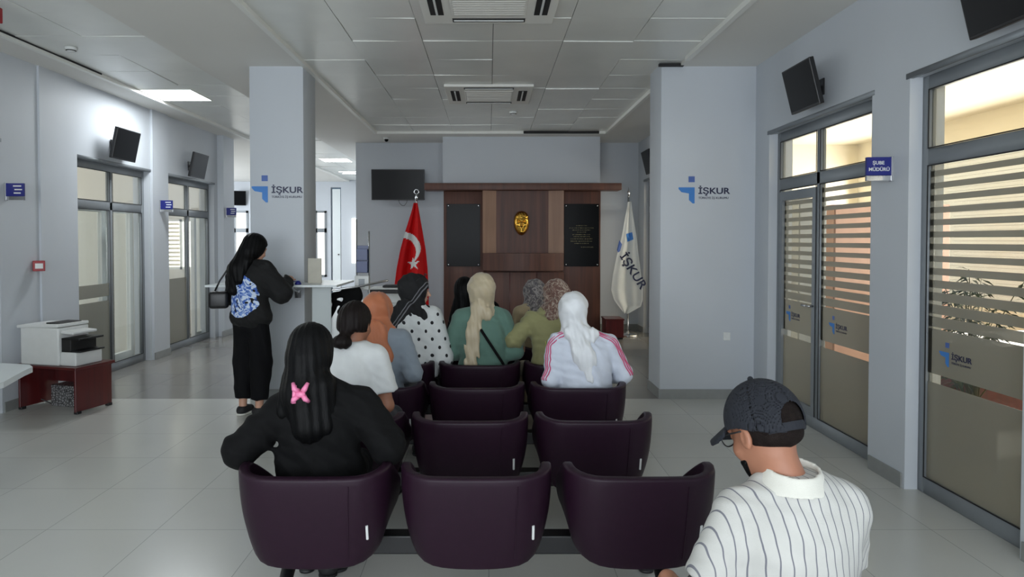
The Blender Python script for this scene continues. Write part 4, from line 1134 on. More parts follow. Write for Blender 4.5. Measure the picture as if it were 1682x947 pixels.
def hand_sdf(P, w_, f, nrm, thumb, curl=0.5, s=1.0):
    """w_ wrist, f pointing to the fingers, nrm palm side normal, thumb = side vector sign"""
    f = unit(f); nrm = unit(np.array(nrm) - f * np.dot(nrm, f)); sd = np.cross(f, nrm) * thumb
    R = np.stack([sd, f, nrm], 1); w_ = np.array(w_, float)
    q = (P - w_) @ R / s                     # x: thumb side, y: towards fingers, z: palm normal
    d = smin(ell(q, (0, 0.048, 0), (0.040, 0.050, 0.015)), cap(q, (0, -0.01, 0), (0, 0.03, 0), 0.022, 0.024), 0.02)
    for i, (x, L) in enumerate(((0.028, 0.070), (0.009, 0.078), (-0.010, 0.072), (-0.028, 0.056))):
        p0 = V3(x * 0.95, 0.078 - abs(i - 1) * 0.004, 0); c1 = curl * 0.8; c2 = curl * 1.7
        p1 = p0 + L * 0.5 * V3(x * 0.6, math.cos(c1), math.sin(c1)); p2 = p1 + L * 0.5 * V3(0, math.cos(c2), math.sin(c2))
        d = smin(d, smin(cap(q, p0, p1, 0.0092, 0.0085), cap(q, p1, p2, 0.0085, 0.0068), 0.003), 0.006)
    t0 = V3(0.024, 0.018, 0.004); t1 = V3(0.052, 0.048, 0.014); t2 = V3(0.056, 0.075, 0.026)
    d = smin(d, smin(cap(q, t0, t1, 0.014, 0.010), cap(q, t1, t2, 0.010, 0.008), 0.004), 0.010)
    return d * s

M_skin = mat('skin', srgb(196, 150, 126), 0.5, var=0.04, nscale=20)
M_skin2 = mat('tanned_skin', srgb(158, 108, 84), 0.5, var=0.05, nscale=20)
def hair_mat(name, col, rough=0.45):
    m = mat(name, col, rough, var=0.25, nscale=3, spec=0.12); nt = m.node_tree; b_ = nt.nodes['Principled BSDF']
    tc = nt.nodes.new('ShaderNodeTexCoord'); mp = nt.nodes.new('ShaderNodeMapping'); mp.inputs['Scale'].default_value = (190, 190, 7)
    n = nt.nodes.new('ShaderNodeTexNoise'); n.inputs['Scale'].default_value = 1; n.inputs['Detail'].default_value = 3; n.inputs['Distortion'].default_value = 0.3
    bp = nt.nodes.new('ShaderNodeBump'); bp.inputs['Strength'].default_value = 0.4; bp.inputs['Distance'].default_value = 0.004
    nt.links.new(tc.outputs['Object'], mp.inputs['Vector']); nt.links.new(mp.outputs[0], n.inputs['Vector']); nt.links.new(n.outputs['Fac'], bp.inputs['Height']); nt.links.new(bp.outputs[0], b_.inputs['Normal'])
    return m
M_hairk = hair_mat('black_hair', srgb(9, 9, 10), 0.5)
M_hairb = hair_mat('dark_brown_hair', srgb(22, 17, 16), 0.5)
def cloth(name, col, rough=0.85, sheen=0.15, bump=0.15, bs=350, **k): return mat(name, col, rough, sheen=sheen, bump=bump, bscale=bs, **k)
M_blackc = cloth('black_cotton', srgb(9, 9, 10), var=0.1, sheen=0.0, spec=0.2)
M_blackc2 = cloth('black_trousers', srgb(9, 9, 12), var=0.1, sheen=0.0, spec=0.2)
M_whitec = cloth('white_cotton', srgb(215, 217, 216))
M_orangec = cloth('rust_orange_scarf', srgb(178, 106, 70), 0.6)
M_slate = cloth('grey_blue_cotton', srgb(128, 138, 148))
M_green = cloth('sage_green_knit', srgb(92, 124, 112))
M_beige = cloth('beige_satin_scarf', srgb(190, 176, 148), 0.45)
M_olive = cloth('olive_jacket', srgb(140, 138, 96))
M_beige2 = cloth('beige_jacket', srgb(158, 142, 112))
M_scarfw = cloth('white_satin_scarf', srgb(226, 228, 230), 0.5)
M_track = cloth('white_tracksuit', srgb(206, 212, 224), 0.7)
M_pinkc = cloth('pink_stripe', srgb(196, 78, 118), 0.7)
M_capc = cloth('dark_navy_denim', srgb(24, 27, 35), 0.85, sheen=0.0, bump=0.06, bs=300)
M_jean = cloth('dark_trousers', srgb(38, 40, 48))
M_beiget = cloth('beige_trousers', srgb(128, 116, 96))
M_shoe = mat('black_shoe_canvas', srgb(20, 20, 22), 0.7); M_sole = mat('white_rubber_sole', srgb(215, 213, 205), 0.6)

def masked(name, base, col2, build):
    """second colour where build(nt, coord) is above one half"""
    m = cloth(name, base, sheen=0.0); nt = m.node_tree; b_ = nt.nodes['Principled BSDF']
    tc = nt.nodes.new('ShaderNodeTexCoord'); f = build(nt, tc.outputs['Object'])
    old = b_.inputs['Base Color'].links[0].from_socket
    mx = nt.nodes.new('ShaderNodeMix'); mx.data_type = 'RGBA'; mx.inputs['B'].default_value = (*col2, 1)
    nt.links.new(f, mx.inputs['Factor']); nt.links.new(old, mx.inputs['A']); nt.links.new(mx.outputs['Result'], b_.inputs['Base Color'])
    return m
def math_n(nt, op, a, b_=None, c=None):
    n = nt.nodes.new('ShaderNodeMath'); n.operation = op
    for i, v in enumerate((a, b_, c)):
        if v is None: continue
        if isinstance(v, (int, float)): n.inputs[i].default_value = v
        else: nt.links.new(v, n.inputs[i])
    return n.outputs[0]
def sep(nt, v):
    s = nt.nodes.new('ShaderNodeSeparateXYZ'); nt.links.new(v, s.inputs[0]); return s.outputs
def dots(nt, v):
    s = sep(nt, v); P_ = 0.125
    # staggered dots read from behind: pattern over x (with y on the sides) and z
    u = math_n(nt, 'ADD', s[0], math_n(nt, 'MULTIPLY', s[1], 0.8)); z = s[2]
    a = math_n(nt, 'DIVIDE', math_n(nt, 'ADD', u, z), P_); b_ = math_n(nt, 'DIVIDE', math_n(nt, 'SUBTRACT', u, z), P_)
    fa = math_n(nt, 'SUBTRACT', math_n(nt, 'FRACT', a), 0.5); fb = math_n(nt, 'SUBTRACT', math_n(nt, 'FRACT', b_), 0.5)
    d = math_n(nt, 'SQRT', math_n(nt, 'ADD', math_n(nt, 'MULTIPLY', fa, fa), math_n(nt, 'MULTIPLY', fb, fb)))
    return math_n(nt, 'LESS_THAN', d, 0.155)
M_dots = masked('white_cloth_with_black_dots', srgb(214, 217, 216), srgb(24, 24, 28), dots)
def stripes(nt, v):
    s = sep(nt, v); n = nt.nodes.new('ShaderNodeTexNoise'); n.inputs['Scale'].default_value = 5; nt.links.new(v, n.inputs['Vector'])
    u = math_n(nt, 'ADD', math_n(nt, 'ADD', s[0], math_n(nt, 'MULTIPLY', s[1], 0.25)), math_n(nt, 'MULTIPLY', math_n(nt, 'SUBTRACT', n.outputs['Fac'], 0.5), 0.02))
    f = math_n(nt, 'FRACT', math_n(nt, 'DIVIDE', u, 0.0245)); return math_n(nt, 'LESS_THAN', f, 0.12)
M_stripe = masked('cream_cloth_with_grey_pinstripes', srgb(188, 187, 182), srgb(112, 112, 120), stripes)
def swirl(nt, v):
    s = sep(nt, v)
    x = math_n(nt, 'DIVIDE', math_n(nt, 'SUBTRACT', s[0], 0.0), 0.150); z = math_n(nt, 'DIVIDE', math_n(nt, 'SUBTRACT', s[2], 1.075), 0.185)
    n = nt.nodes.new('ShaderNodeTexNoise'); n.inputs['Scale'].default_value = 9; nt.links.new(v, n.inputs['Vector'])
    r = math_n(nt, 'ADD', math_n(nt, 'ADD', math_n(nt, 'MULTIPLY', x, x), math_n(nt, 'MULTIPLY', z, z)), math_n(nt, 'MULTIPLY', math_n(nt, 'SUBTRACT', n.outputs['Fac'], 0.5), 1.3))
    w_ = nt.nodes.new('ShaderNodeTexNoise'); w_.inputs['Scale'].default_value = 7; w_.inputs['Distortion'].default_value = 3.5; w_.inputs['Detail'].default_value = 0; nt.links.new(v, w_.inputs['Vector'])
    return math_n(nt, 'MULTIPLY', math_n(nt, 'LESS_THAN', r, 1.0), math_n(nt, 'MULTIPLY', math_n(nt, 'GREATER_THAN', w_.outputs['Fac'], 0.36), math_n(nt, 'LESS_THAN', s[1], 0.0)))
def print_mat():
    m = masked('black_cotton_with_blue_white_print', srgb(9, 9, 10), srgb(90, 120, 190), swirl); nt = m.node_tree
    mx = [n for n in nt.nodes if n.type == 'MIX'][-1]
    w_ = nt.nodes.new('ShaderNodeTexNoise'); w_.inputs['Scale'].default_value = 8; w_.inputs['Distortion'].default_value = 5.0; w_.inputs['Detail'].default_value = 0
    tc = nt.nodes.new('ShaderNodeTexCoord'); nt.links.new(tc.outputs['Object'], w_.inputs['Vector'])
    r = nt.nodes.new('ShaderNodeValToRGB'); r.color_ramp.interpolation = 'CONSTANT'
    r.color_ramp.elements[0].color = (*srgb(64, 98, 178), 1); r.color_ramp.elements[1].position = 0.54; r.color_ramp.elements[1].color = (*srgb(206, 218, 236), 1)
    e = r.color_ramp.elements.new(0.44); e.color = (*srgb(130, 160, 216), 1)
    nt.links.new(w_.outputs['Fac'], r.inputs['Fac']); nt.links.new(r.outputs['Color'], mx.inputs['B']); return m
M_print = print_mat()
def paisley(c0, c1, c2):
    m = cloth('patterned_scarf', c0, 0.7); nt = m.node_tree; b_ = nt.nodes['Principled BSDF']
    tc = nt.nodes.new('ShaderNodeTexCoord'); n = nt.nodes.new('ShaderNodeTexNoise'); n.inputs['Scale'].default_value = 20; n.inputs['Detail'].default_value = 2; n.inputs['Distortion'].default_value = 2.5
    nt.links.new(tc.outputs['Object'], n.inputs['Vector']); r = nt.nodes.new('ShaderNodeValToRGB')
    r.color_ramp.elements[0].position = 0.4; r.color_ramp.elements[0].color = (*c0, 1); r.color_ramp.elements[1].position = 0.6; r.color_ramp.elements[1].color = (*c1, 1)
    e = r.color_ramp.elements.new(0.5); e.color = (*c2, 1)
    nt.links.new(n.outputs['Fac'], r.inputs['Fac']); nt.links.new(r.outputs['Color'], b_.inputs['Base Color']); return m
M_pais1 = paisley(srgb(78, 74, 78), srgb(140, 134, 132), srgb(104, 98, 96)); M_pais2 = paisley(srgb(96, 66, 58), srgb(160, 146, 132), srgb(120, 92, 80))
def chev(nt, v):
    s = sep(nt, v); u = math_n(nt, 'ABSOLUTE', math_n(nt, 'SUBTRACT', s[0], -0.155))
    q = math_n(nt, 'SUBTRACT', s[2], math_n(nt, 'MULTIPLY', u, 1.5))
    a = math_n(nt, 'MULTIPLY', math_n(nt, 'GREATER_THAN', q, 0.80), math_n(nt, 'LESS_THAN', q, 0.815)); b_ = math_n(nt, 'MULTIPLY', math_n(nt, 'GREATER_THAN', q, 0.84), math_n(nt, 'LESS_THAN', q, 0.852))
    return math_n(nt, 'MULTIPLY', math_n(nt, 'ADD', a, b_), 1.0)
M_chev = masked('black_scarf_with_grey_chevrons', srgb(18, 18, 20), srgb(120, 120, 124), chev)

POSE = dict(hip=(0, 0, 0.52), waist=(0, -0.02, 0.70), chest=(0, -0.02, 0.88), neck=(0, 0.0, 1.02), head=(0, 0.02, 1.135), hyaw=0, hpitch=-8, hroll=0,
            shL=(-0.155, -0.01, 0.965), shR=(0.155, -0.01, 0.965), elL=(-0.225, 0.02, 0.715), elR=(0.225, 0.02, 0.715), wrL=(-0.10, 0.22, 0.60), wrR=(0.10, 0.22, 0.60),
            knL=(-0.12, 0.42, 0.49), knR=(0.12, 0.42, 0.49), anL=(-0.13, 0.45, 0.09), anR=(0.13, 0.45, 0.09), hipw=0.085)
def person(label, loc, yaw=0, top=None, sleeve='long', bottom=M_jean, g=1.0, skin=M_skin, pose=None, shoes=True, hres=0.007, cres=0.011, puff=0.0, fold=0.006, seed=1, standing=False, topb=None, lift=0.0, toes=None, curl=0.6, hem=0.50, bgirth=1.0):
    J = dict(POSE); J.update(pose or {})
    for k in list(J):
        if isinstance(J[k], tuple): J[k] = np.array(J[k], float)
    t = empty('person', (loc[0], loc[1], 0), math.radians(yaw), label, 'person')
    R = rotm(J['hyaw'], J['hpitch'], J['hroll'])
    J['R'] = R; t_ = {}
    def feet(P, s):
        an = J['an' + s]; td = unit(toes[s]) if toes else V3(0.12 if s == 'R' else -0.12, 1, 0) ; td = unit(td)
        return an, td
    def body(P):
        d = head_sdf(P, J['head'], R)
        d = smin(d, cap(P, J['neck'] - V3(0, 0, .03), J['head'] + R @ V3(0, -0.015, -0.06), 0.056, 0.050), 0.03)
        tor = union(0.06, ell(P, J['hip'] + V3(0, 0, .02), (0.15 * g, 0.115, 0.11)), ell(P, J['waist'], (0.125 * g, 0.09, 0.15)), ell(P, J['chest'], (0.14 * g, 0.095, 0.15)), cap(P, J['shL'] * [.9, 1, 1], J['shR'] * [.9, 1, 1], 0.042))
        d = smin(d, tor, 0.04)
        for s in 'LR':
            d = smin(d, cap(P, J['sh' + s], J['el' + s], 0.045, 0.038), 0.03)
            d = smin(d, cap(P, J['el' + s], J['wr' + s], 0.038, 0.025), 0.02)
            hd = J.get('hd' + s, J['wr' + s] - J['el' + s]); hn = J.get('hn' + s, V3(0, 0, -1)); sgn = 1 if s == 'L' else -1
            d = smin(d, hand_sdf(P, J['wr' + s], hd, hn, sgn, curl), 0.012)
            kn, an = J['kn' + s], J['an' + s]; hp = J['hip'] + V3((-1 if s == 'L' else 1) * J['hipw'], 0, 0)
            d = smin(d, cap(P, hp, kn, 0.075, 0.052), 0.03); d = smin(d, cap(P, kn, an, 0.052, 0.034), 0.03)
            td = feet(P, s)[1]; d = smin(d, cap(P, an - V3(0, 0, .045), an + td * 0.11 - V3(0, 0, .058), 0.032, 0.026), 0.03)
        return d
    zt = max(J['head'][2] + 0.2, 1.2)
    pts = np.array([J[k] for k in J if isinstance(J[k], np.ndarray) and J[k].shape == (3,) and k[:2] not in ('hd', 'hn')])
    lo = pts.min(0) - 0.24; hi = pts.max(0) + 0.24; lo[2] = -0.02
    sdf_obj('body', body, lo, hi, hres, skin, t)
    G = g
    def shirt(P):
        off = 0.012 + puff
        d = union(0.07, ell(P, J['hip'] + V3(0, 0, .03), (0.165 * G * bgirth + puff, 0.125 + puff, 0.13)), ell(P, J['waist'], (0.145 * G * bgirth + puff, 0.105 + puff, 0.16)), ell(P, J['chest'], (0.155 * G + puff, 0.11 + puff * .7, 0.155)),
                  cap(P, J['shL'] * [.95, 1, 1], J['shR'] * [.95, 1, 1], 0.052 + puff * .5), cap(P, (J['shL'] + J['neck']) / 2, (J['shR'] + J['neck']) / 2, 0.05), cap(P, J['neck'] - V3(0, 0, .05), J['neck'] - V3(0, 0, .012), 0.062))
        for s in 'LR':
            sh, el, wr = J['sh' + s], J['el' + s], J['wr' + s]
            if sleeve == 'long':
                a = smin(cap(P, sh, el, 0.056 + puff, 0.050 + puff * 1.3), cap(P, el, wr, 0.050 + puff * 1.3, 0.036 + puff * .6), 0.02)
                a = smax(a, (P - wr) @ unit(wr - el) - 0.0, 0.004)
            else:
                e2 = sh + (el - sh) * 0.72; a = cap(P, sh, sh + (el - sh) * 0.9, 0.056 + puff, 0.064 + puff * 1.3); a = smax(a, (P - e2) @ unit(el - sh), 0.004)
            d = smin(d, a, 0.03)
        d = d - folds(P, 70, fold * 0.75, seed, (.8, .4, .5)) - folds(P, 150, fold * 0.35, seed + 5, (.35, .5, 1)) 
        d = np.maximum(d, (hem if not standing else J['hem']) - P[:, 2])
        d = smax(d, P[:, 2] - (J['neck'][2] + 0.030), 0.006)
        return d
    sdf_obj('top', shirt, lo, hi, cres, top, t)
    def pants(P):
        d = ell(P, J['hip'] + V3(0, 0, -.005), (0.165 * G, 0.125, 0.09 if not standing else 0.13))
        for s in 'LR':
            kn, an = J['kn' + s], J['an' + s]; hp = J['hip'] + V3((-1 if s == 'L' else 1) * J['hipw'], 0, 0)
            wide = J.get('pant', 0.0)
            l = smin(cap(P, hp, kn, 0.088, 0.064 + wide), cap(P, kn, an, 0.064 + wide, 0.048 + wide * .6), 0.02)
            l = smax(l, (P - (an + unit(kn - an) * J.get('cuff', 0.04))) @ unit(an - kn), 0.004)
            d = smin(d, l, 0.03)
        return d - folds(P, 90, 0.004, seed + 2, (1, .3, .4))
    sdf_obj('trousers', pants, lo, hi, cres, bottom, t)
    for s in 'LR':
        an, td = feet(None, s); td = unit([td[0], td[1], 0])
        def shoe(P):
            d = smin(cap(P, an - V3(0, 0, .038), an + td * 0.10 - V3(0, 0, .050), 0.042, 0.036), cap(P, an - td * .02 - V3(0, 0, .045), an + td * .03 - V3(0, 0, .03), 0.043, 0.04), 0.03)
            d = smax(d, P[:, 2] - (an[2] - 0.005) , 0.006)
            return np.maximum(d, (0.018) - P[:, 2])
        def sole(P):
            d = cap(P, V3(an[0], an[1], .01) - td * .02, V3(an[0], an[1], .01) + td * 0.115, 0.044, 0.042)
            return np.maximum(np.maximum(d, P[:, 2] - 0.019), 0.001 - P[:, 2])
        so = sdf_obj('shoe', shoe, an - V3(.22, .22, .12), an + V3(.22, .22, .08), 0.008, M_shoe, t)
        sdf_obj('sole', sole, an - V3(.22, .22, .12), an + V3(.22, .22, .04), 0.008, M_sole if J.get('wsole') else M_shoe, so)
    return t, J, lo, hi

def scarf(t, J, m, seed=0, tail=None, drape=0.15, top_k=1.0, res=0.007, opening=True, extra=None, back=0.0):
    R, c, nk = J['R'], J['head'], J['neck']
    def fn(P):
        q = (P - c) @ R
        d = ell(q, (0, -0.020, 0.026), (0.096 * top_k, 0.115 + back, 0.110 * top_k))
        d = smin(d, ell(q, (0, -0.005, -0.055), (0.082, 0.088, 0.085)), 0.04)
        d = smin(d, cap(P, c + R @ V3(0, -0.01, -0.08), nk - V3(0, 0, 0.01), 0.072, 0.085), 0.04)
        d = smin(d, ell(P, nk - V3(0, 0.0, 0.05), (0.12 + drape * 0.1, 0.10, 0.045 + drape * 0.25)), 0.04)
        if tail:
            for (a, b_, ra, rb, fl) in tail:
                a = np.array(a, float); b_ = np.array(b_, float); sc_ = V3(1, 1 / fl, 1)
                d = smin(d, cap(P * sc_, a * sc_, b_ * sc_, ra, rb) * fl, 0.025)
        if extra is not None: d = extra(P, q, d)
        ang = np.arctan2(q[:, 0], -q[:, 1])
        hz = np.clip((q[:, 2] + 0.12) * 8, 0, 1)
        d = d - hz * (0.0032 * np.sin(ang * 6 + q[:, 2] * 30 + seed) + 0.0026 * np.sin(q[:, 2] * 62 + np.abs(ang) * 5 + seed * 2) * (q[:, 2] < 0.08)) - (1 - hz) * (0.002 * np.sin(P[:, 0] * 170 + 14 * P[:, 2] + seed) + 0.002 * np.sin(P[:, 0] * 70 + P[:, 2] * 30)) - folds(P, 120, 0.0036, seed, (1, .2, .6))
        if opening:
            d = smax(d, -ell(q, (0, 0.115, -0.012), (0.064, 0.085, 0.088)), 0.008)
        return d
    pts = [c, nk] + ([np.array(p[0], float) for p in tail] + [np.array(p[1], float) for p in tail] if tail else [])
    pts = np.array(pts); return sdf_obj('headscarf', fn, pts.min(0) - 0.22, pts.max(0) + 0.22, res, m, t)

def hair(t, J, m, strands, cutz=-0.055, res=0.007, big=1.0, seed=0, front=0.045, name='hair'):
    R, c = J['R'], J['head']
    def fn(P):
        q = (P - c) @ R
        d = ell(q, (0, -0.020, 0.032), (0.088 * big, 0.108 * big, 0.100 * big))
        d = smin(d, ell(q, (0, -0.045, -0.02), (0.080 * big, 0.075 * big, 0.085)), 0.03)
        # face and ears stay free
        fr = np.maximum(q[:, 1] - front + 0.0, 0.062 - q[:, 2] * 0 - (q[:, 2] * 0) ) if False else q[:, 1] - (front + np.clip(q[:, 2] - 0.03, 0, 1) * 1.1)
        d = smax(d, fr, 0.012); d = smax(d, -(q[:, 2] - cutz), 0.02)
        for (a, b_, ra, rb) in strands: d = smin(d, cap(P, a, b_, ra, rb), 0.03)
        ang = np.arctan2(q[:, 0], -q[:, 1])
        return d - 0.0022 * np.sin(ang * 26 + q[:, 2] * 14 + seed) - folds(P, 60, 0.002, seed, (1, .3, .1))
    pts = np.array([c] + [np.array(s[0], float) for s in strands] + [np.array(s[1], float) for s in strands])
    return sdf_obj(name, fn, pts.min(0) - 0.2, pts.max(0) + 0.2, res, m, t)

def face(t, J, brow=M_hairk):
    """eyes and brows"""
    R, c = J['R'], J['head']
    for s in (-1, 1):
        b = BM(); p = c + R @ V3(s * 0.031, 0.0865, 0.010)
        bmesh.ops.create_uvsphere(b, u_segments=12, v_segments=8, radius=0.0065, matrix=Matrix.Translation(Vector(p))); obj('eye', b, M_screen, t, smooth=True)
        b = BM(); tube(b, [Vector(c + R @ V3(s * 0.014, 0.099, 0.031)), Vector(c + R @ V3(s * 0.032, 0.094, 0.036)), Vector(c + R @ V3(s * 0.050, 0.082, 0.029))], 0.0032, 6); obj('eyebrow', b, brow, t, smooth=True)
    b = BM(); tube(b, [Vector(c + R @ V3(-0.02, 0.093, -0.058)), Vector(c + R @ V3(0, 0.1, -0.057)), Vector(c + R @ V3(0.02, 0.093, -0.058))], [0.003, 0.0055, 0.003], 8); obj('lips', b, mat('lips', srgb(160, 92, 86), 0.5), t, smooth=True)

# --- A: woman in black, nearest row left
t, J, lo, hi = person('woman in black with long black hair and pink hair clip, seated nearest', (-0.735, 2.90), 0, M_blackc, g=1.08, puff=0.020, cres=0.009, fold=0.010, bottom=M_blackc2, curl=0.3,
    pose=dict(head=(-0.035, 0.0, 1.075), neck=(-0.01, -0.02, 0.965), chest=(0.01, -0.04, 0.80), waist=(0, -0.03, 0.66), shL=(-0.155, -0.03, 0.835), shR=(0.175, -0.03, 0.87), elL=(-0.325, -0.06, 0.675), elR=(0.305, -0.06, 0.69),
              wrL=(-0.285, 0.16, 0.66), wrR=(0.285, 0.16, 0.66), knL=(-0.10, 0.40, 0.47), knR=(0.09, 0.40, 0.47), anL=(-0.02, 0.22, 0.085), anR=(0.02, 0.28, 0.085), hyaw=4, hpitch=-6, cuff=0.13))
hair(t, J, M_hairk, [((-0.035, -0.07, 1.06), (-0.045, -0.105, 0.93), 0.085, 0.080), ((-0.045, -0.105, 0.93), (-0.01, -0.13, 0.80), 0.082, 0.075), ((0.03, -0.10, 0.96), (0.05, -0.115, 0.80), 0.06, 0.055), ((-0.10, -0.07, 0.98), (-0.125, -0.10, 0.85), 0.04, 0.035)], cutz=-0.12, big=1.09, seed=2, front=0.05)
cb = BM(); M_clip = mat('pink_plastic', srgb(226, 128, 168), 0.35, var=0.05)
for (x, z) in ((-0.018, 0.03), (0.016, 0.03), (-0.02, -0.022), (0.018, -0.02)):
    tube(cb, [(x * 0.4, 0.0, z * 0.3), (x, -0.018, z * 0.7), (x * 1.4, -0.004, z * 1.25)], [0.010, 0.009, 0.006], 10)
tube(cb, [(-0.014, -0.006, 0.0), (0.014, -0.006, 0.0)], 0.011, 10); tube(cb, [(-0.02, -0.004, 0.03), (-0.022, -0.008, -0.03)], 0.007, 8)
o = obj('hair_clip', cb, M_clip, t, smooth=True); o.scale = (1.25, 1.2, 1.2); o.location = (-0.028, -0.19, 0.945)

# --- B: white T-shirt with bun
t, J, lo, hi = person('woman in white T-shirt with dark hair tied in a low bun', (-0.775, 3.70), -8, M_whitec, sleeve='short', g=1.0, skin=M_skin2, puff=0.010, seed=4, cres=0.009,
    pose=dict(head=(0.03, 0.03, 1.10), neck=(0.01, -0.01, 0.985), shL=(-0.17, -0.01, 0.925), shR=(0.165, -0.01, 0.925), chest=(0, -0.04, 0.82), elR=(0.215, 0.00, 0.66), hyaw=-8, hpitch=-10))
hair(t, J, M_hairb, [((0.012, -0.075, 1.06), (0.006, -0.10, 1.035), 0.028, 0.034), ((-0.02, -0.118, 1.02), (0.022, -0.118, 1.016), 0.032, 0.032)], cutz=-0.045, big=1.0, seed=6, front=0.03)

# --- C: orange scarf
t, J, lo, hi = person('woman in rust-orange headscarf and grey-blue shirt', (-0.73, 4.47), -12, M_slate, g=1.0, seed=8, puff=0.012,
    pose=dict(head=(-0.03, 0.05, 1.085), neck=(-0.01, 0.0, 0.97), shL=(-0.16, 0, 0.91), shR=(0.15, 0, 0.91), chest=(0, -0.02, 0.80), elR=(0.245, -0.03, 0.70), hyaw=-12))
scarf(t, J, M_orangec, seed=1, tail=[((0.02, -0.09, 0.97), (0.07, -0.10, 0.80), 0.055, 0.06, 0.5), ((-0.02, -0.09, 0.99), (0.03, -0.11, 0.86), 0.05, 0.05, 0.6)], drape=0.3)

# --- D: polka dots, face turned right
t, J, lo, hi = person('woman in polka-dot blouse and black scarf, face turned right', (-0.60, 5.24), -14, M_dots, g=1.12, puff=0.028, seed=11, fold=0.008, skin=mat('fair_skin', srgb(214, 172, 150), 0.5, var=0.03),
    pose=dict(head=(0.01, 0.05, 1.165), neck=(0.0, 0.01, 1.04), shL=(-0.165, 0, 0.975), shR=(0.165, 0, 0.975), chest=(0, -0.02, 0.87), elR=(0.245, 0.0, 0.66), elL=(-0.235, 0.04, 0.72), hyaw=-62, hpitch=-4))
face(t, J)
scarf(t, J, M_chev, seed=5, tail=[((-0.10, -0.10, 1.00), (-0.155, -0.125, 0.80), 0.055, 0.065, 0.45), ((0.03, -0.06, 1.0), (0.11, -0.06, 0.98), 0.045, 0.05, 0.7), ((-0.03, -0.09, 1.06), (-0.10, -0.11, 0.94), 0.06, 0.06, 0.5)], drape=0.25, back=0.015, top_k=1.08)
b = BM(); c = J['head']; R = J['R']
for s in (-1, 1):
    for k in range(1): 
        ring = [Vector(c + R @ V3(s * 0.036 + 0.027 * math.cos(a), 0.060 + 0.012 * math.sin(a), 0.128 + 0.016 * math.sin(a))) for a in [2 * math.pi * i / 16 for i in range(17)]]
        tube(b, ring, 0.0022, 6, cap=False)
    tube(b, [Vector(c + R @ V3(s * 0.062, 0.06, 0.128)), Vector(c + R @ V3(s * 0.085, 0.0, 0.10)), Vector(c + R @ V3(s * 0.095, -0.045, 0.06))], 0.0022, 6)
obj('sunglasses', b, M_black, t, smooth=True)

# --- E: sage green, beige scarf
t, J, lo, hi = person('woman in sage green sweater with long beige headscarf', (-0.05, 5.25), 0, M_green, g=1.12, puff=0.020, seed=15, fold=0.008,
    pose=dict(head=(-0.01, 0.02, 1.160), neck=(0, 0, 1.03), shL=(-0.165, 0, 0.955), shR=(0.165, 0, 0.955), chest=(0, -0.03, 0.84), elL=(-0.255, 0.0, 0.70), elR=(0.245, 0.0, 0.70), hyaw=8))
scarf(t, J, M_beige, seed=9, tail=[((-0.045, -0.105, 1.03), (-0.075, -0.155, 0.84), 0.045, 0.05, 0.5), ((-0.075, -0.155, 0.86), (-0.08, -0.17, 0.64), 0.05, 0.055, 0.38), ((-0.03, -0.09, 1.05), (0.035, -0.105, 1.0), 0.05, 0.05, 0.6)], drape=0.15, top_k=1.17, back=0.02)
def strap_on(t, J, pts, m, r=0.011):
    b = BM(); tube(b, pts, r, 8); return obj('bag_strap', b, m, t, smooth=True)
strap_on(t, J, [(-0.09, -0.02, 1.012), (-0.06, -0.10, 0.965), (0.0, -0.158, 0.87), (0.08, -0.168, 0.75), (0.15, -0.150, 0.64), (0.19, -0.09, 0.56)], M_blackc)

# --- P: dark hair beyond the green woman
t, J, lo, hi = person('dark-haired woman mostly hidden in front of the beige headscarf', (-0.12, 6.02), 0, M_blackc, seed=19, hres=0.009, cres=0.013, pose=dict(head=(-0.10, 0.02, 1.10), neck=(-0.05, 0, 1.0)))
hair(t, J, M_hairk, [((-0.10, -0.04, 1.08), (-0.12, -0.09, 0.90), 0.075, 0.05), ((-0.16, -0.02, 1.02), (-0.19, -0.05, 0.86), 0.04, 0.05)], cutz=-0.12, big=1.08, seed=3)

# --- F2: olive jacket, patterned brown scarf, leaning left
t, J, lo, hi = person('woman in olive jacket and brown patterned headscarf, leaning left', (0.50, 5.25), 14, M_olive, g=1.05, puff=0.018, seed=23, fold=0.011, bottom=M_beiget,
    pose=dict(head=(0.05, 0.08, 1.12), neck=(-0.01, 0.02, 1.02), shL=(-0.17, 0.02, 0.935), shR=(0.155, -0.01, 0.955), elL=(-0.30, 0.03, 0.80), wrL=(-0.20, 0.24, 0.72), hyaw=30, chest=(-0.02, -0.02, 0.85)))
scarf(t, J, M_pais2, seed=12, tail=[((0, -0.06, 1.06), (-0.02, -0.08, 0.99), 0.06, 0.06, 0.6)], drape=0.1, top_k=1.06)
for x in (-0.105, -0.075, -0.04):
    b = BM(); tube(b, [(x, -0.14, 0.80), (x + 0.01, -0.153, 0.72), (x - 0.005, -0.15, 0.60)], 0.004, 6); obj('drawstring', b, cloth('yellow_green_cord', srgb(176, 176, 92)), t, smooth=True)
# --- F1: beige jacket, grey patterned scarf
t, J, lo, hi = person('woman in beige jacket and grey patterned headscarf beyond olive jacket', (0.43, 6.00), 20, M_beige2, seed=27, hres=0.009, cres=0.012, bottom=M_beiget,
    pose=dict(head=(-0.02, 0.03, 1.085), neck=(-0.02, 0, 0.985), shL=(-0.17, 0, 0.925), shR=(0.15, 0, 0.925), chest=(0, -0.02, 0.82), hyaw=10))
scarf(t, J, M_pais1, seed=14, tail=[((-0.02, -0.08, 1.03), (-0.05, -0.11, 0.93), 0.06, 0.05, 0.5)], drape=0.2)

